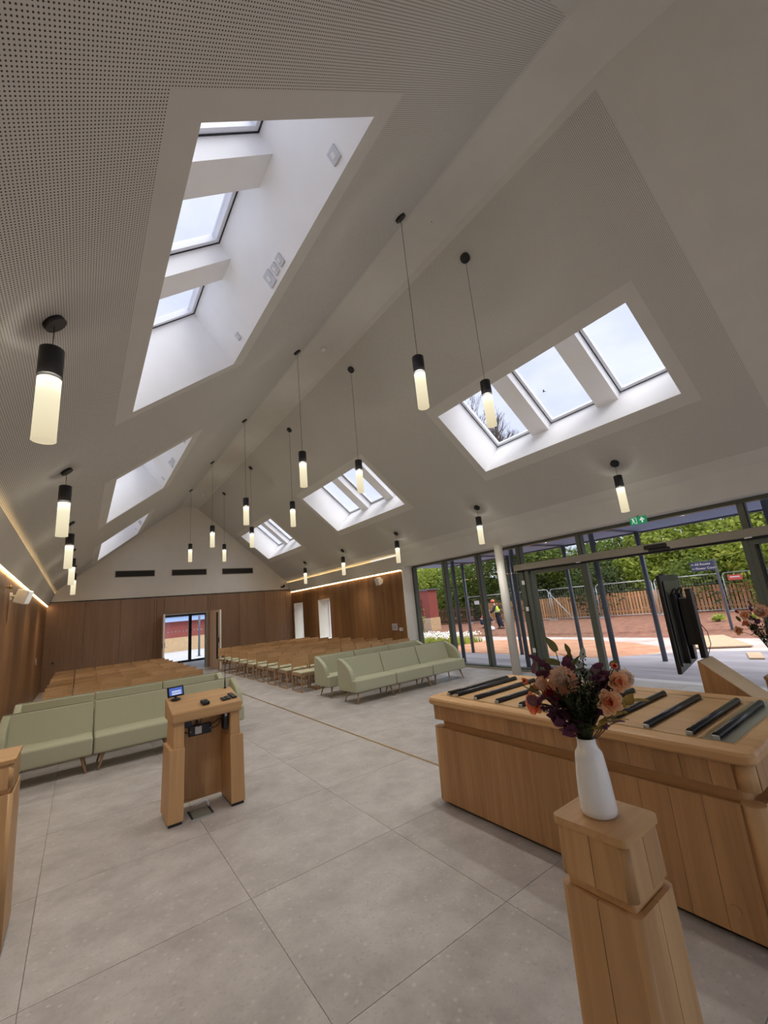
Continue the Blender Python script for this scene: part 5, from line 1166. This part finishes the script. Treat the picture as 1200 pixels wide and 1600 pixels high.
def dress(t_, J, vestm, trm, helm, fingers=True):
    g = lambda i, k=0: (Vector(J[i][0]), J[i][1]+k)
    j = lambda *a: [((tuple(Vector(J[i][0]))), J[i][1]+k) for i, k in a]
    skinned('trousers', j((0, .045), (6, .04), (7, .045), (8, .04), (10, .04), (11, .045), (12, .04)), [(0, 1), (1, 2), (2, 3), (0, 4), (4, 5), (5, 6)], trm, t_)
    v = skinned('vest', j((0, .06), (1, .065), (2, .07), (14, .045), (18, .045)), [(0, 1), (1, 2), (2, 3), (2, 4)], vestm, t_)
    skinned('sleeves', j((2, -.02), (14, .03), (15, .03), (16, .02), (18, .03), (19, .03), (20, .02)), [(0, 1), (1, 2), (2, 3), (0, 4), (4, 5), (5, 6)], navy, t_)
    for z in (1,):
        c = Vector(J[1][0]); MB().tube(tuple(c+Vector((0, 0, -.03))), tuple(c+Vector((0, .01, .03))), J[1][1]+.085, n=20, caps=False).build('reflective_band', refl, v)
    h = Vector(J[5][0])
    MB().lathe([(0, .13), (.06, .12), (.10, .08), (.118, .02), (.122, 0), (.145, -.005), (.12, -.01)], 20, tuple(h+Vector((0, 0, .045)))).build('helmet', helm, t_)
    MB().lathe([(.08, .0), (.108, .02), (.112, .06), (.10, .09)], 14, tuple(h+Vector((0, -.01, -.02)))).build('hair', boot, t_)
    m_ = MB(); 
    for sx in (-.035, .035): m_.ball(tuple(h+Vector((sx, .088, .0))), .010, 1)
    m_.build('eyes', black, t_)
    MB().ball(tuple(h+Vector((0, .10, -.025))), .018, 1, (.7, 1, 1.2)).build('nose', skin, t_); MB().ball(tuple(h+Vector((0, .088, -.06))), .022, 1, (1, .4, .3)).build('mouth', redp, t_)
    for a in (8, 12):
        p = Vector(J[a][0]); q = Vector(J[a+1][0]); MB().box(-.048, .048, -.07, .15, -.0, .10, r=.03, M=Matrix.Translation((p.x, p.y, 0 if p.z < .2 else p.z-.05))).build('boot', boot, t_)
    for a, sg in ((17, 1), (21, -1)):
        w = Vector(J[a][0])
        for k in range(4):
            L = (.060, .068, .064, .052)[k]; x = -.027+.018*k
            skinned('finger', [(tuple(w+Vector((x, .0, 0))), .010), (tuple(w+Vector((x, L*.6, -.012))), .009), (tuple(w+Vector((x, L, -.038))), .008)], [(0, 1), (1, 2)], skin, t_)
        skinned('thumb', [(tuple(w+Vector((-sg*.03, -.02, 0))), .011), (tuple(w+Vector((-sg*.055, .015, -.01))), .010), (tuple(w+Vector((-sg*.05, .045, -.02))), .008)], [(0, 1), (1, 2)], skin, t_)
w1 = person((17.9, 14.93, GZ+.02), radians(40), 'worker in yellow hi-vis vest, orange helmet and dark trousers, stooping over the soil bed', Jw, Ew, hiviz, orangep, .90); dress(w1, Jw, hiviz, navy, orangep)
Jk = [((0, 0, .42), .11), ((0, .06, .58), .12), ((0, .18, .76), .13), ((0, .26, .86), .07), ((0, .32, .92), .055), ((0, .38, 1.00), .095),
      ((.09, .02, .40), .085), ((.12, .38, .10), .062), ((.12, .02, .08), .045), ((.12, -.10, .05), .045),
      ((-.09, .02, .40), .085), ((-.13, .36, .42), .062), ((-.13, .38, .10), .045), ((-.13, .50, .04), .045),
      ((.18, .20, .80), .055), ((.22, .42, .60), .045), ((.14, .60, .38), .036), ((.13, .68, .32), .032),
      ((-.18, .20, .80), .055), ((-.24, .42, .58), .045), ((-.10, .62, .38), .036), ((-.08, .70, .32), .032)]
whelm = plain('white_helmet', (236, 236, 232), .35); pinkv = plain('orange_red_vest', (232, 96, 82), .6); jeans = plain('jeans', (58, 76, 116), .85)
w2 = person((18.5, 16.55, GZ+.02), radians(200), 'kneeling worker in white helmet, red vest and jeans, half hidden by a window mullion', Jk, Ew, pinkv, whelm, .90); dress(w2, Jk, pinkv, jeans, whelm)
t_ = thing('plant_sack', 'white sack lying on the soil beside the standing worker', 'sack', (17.0, 14.75, GZ+.02), .6)
m_ = MB().ball((0, 0, .12), .3, 2, (1.1, .7, .42)); m_.ball((.25, .05, .12), .16, 2, (1, .8, .6)); m_.build('sack', plain('sack_white', (226, 230, 236), .7, noise=.05), t_)
# bird in the sky
bd = thing('bird', 'dark bird gliding in the sky beyond the nearest right skylight', 'bird', tuple(Vector((.87883, .49284, .46847))*42+Vector((0, 0, 1.7))), radians(30))
skinned('body', [((0, -.14, 0), .012), ((0, -.05, 0), .035), ((0, .06, 0), .04), ((0, .13, .005), .028), ((0, .17, 0), .008), ((0, -.22, 0), .03)], [(5, 0), (0, 1), (1, 2), (2, 3), (3, 4)], black, bd, 1)
for sg in (-1, 1):
    m_ = MB(); m_.prism([(sg*.02, .06), (sg*.20, .10), (sg*.36, .02), (sg*.22, -.02), (sg*.02, -.05)], 'z', -.006, .006, M=Matrix.Rotation(sg*-.3, 4, 'Y')); m_.build('wing', black, bd)
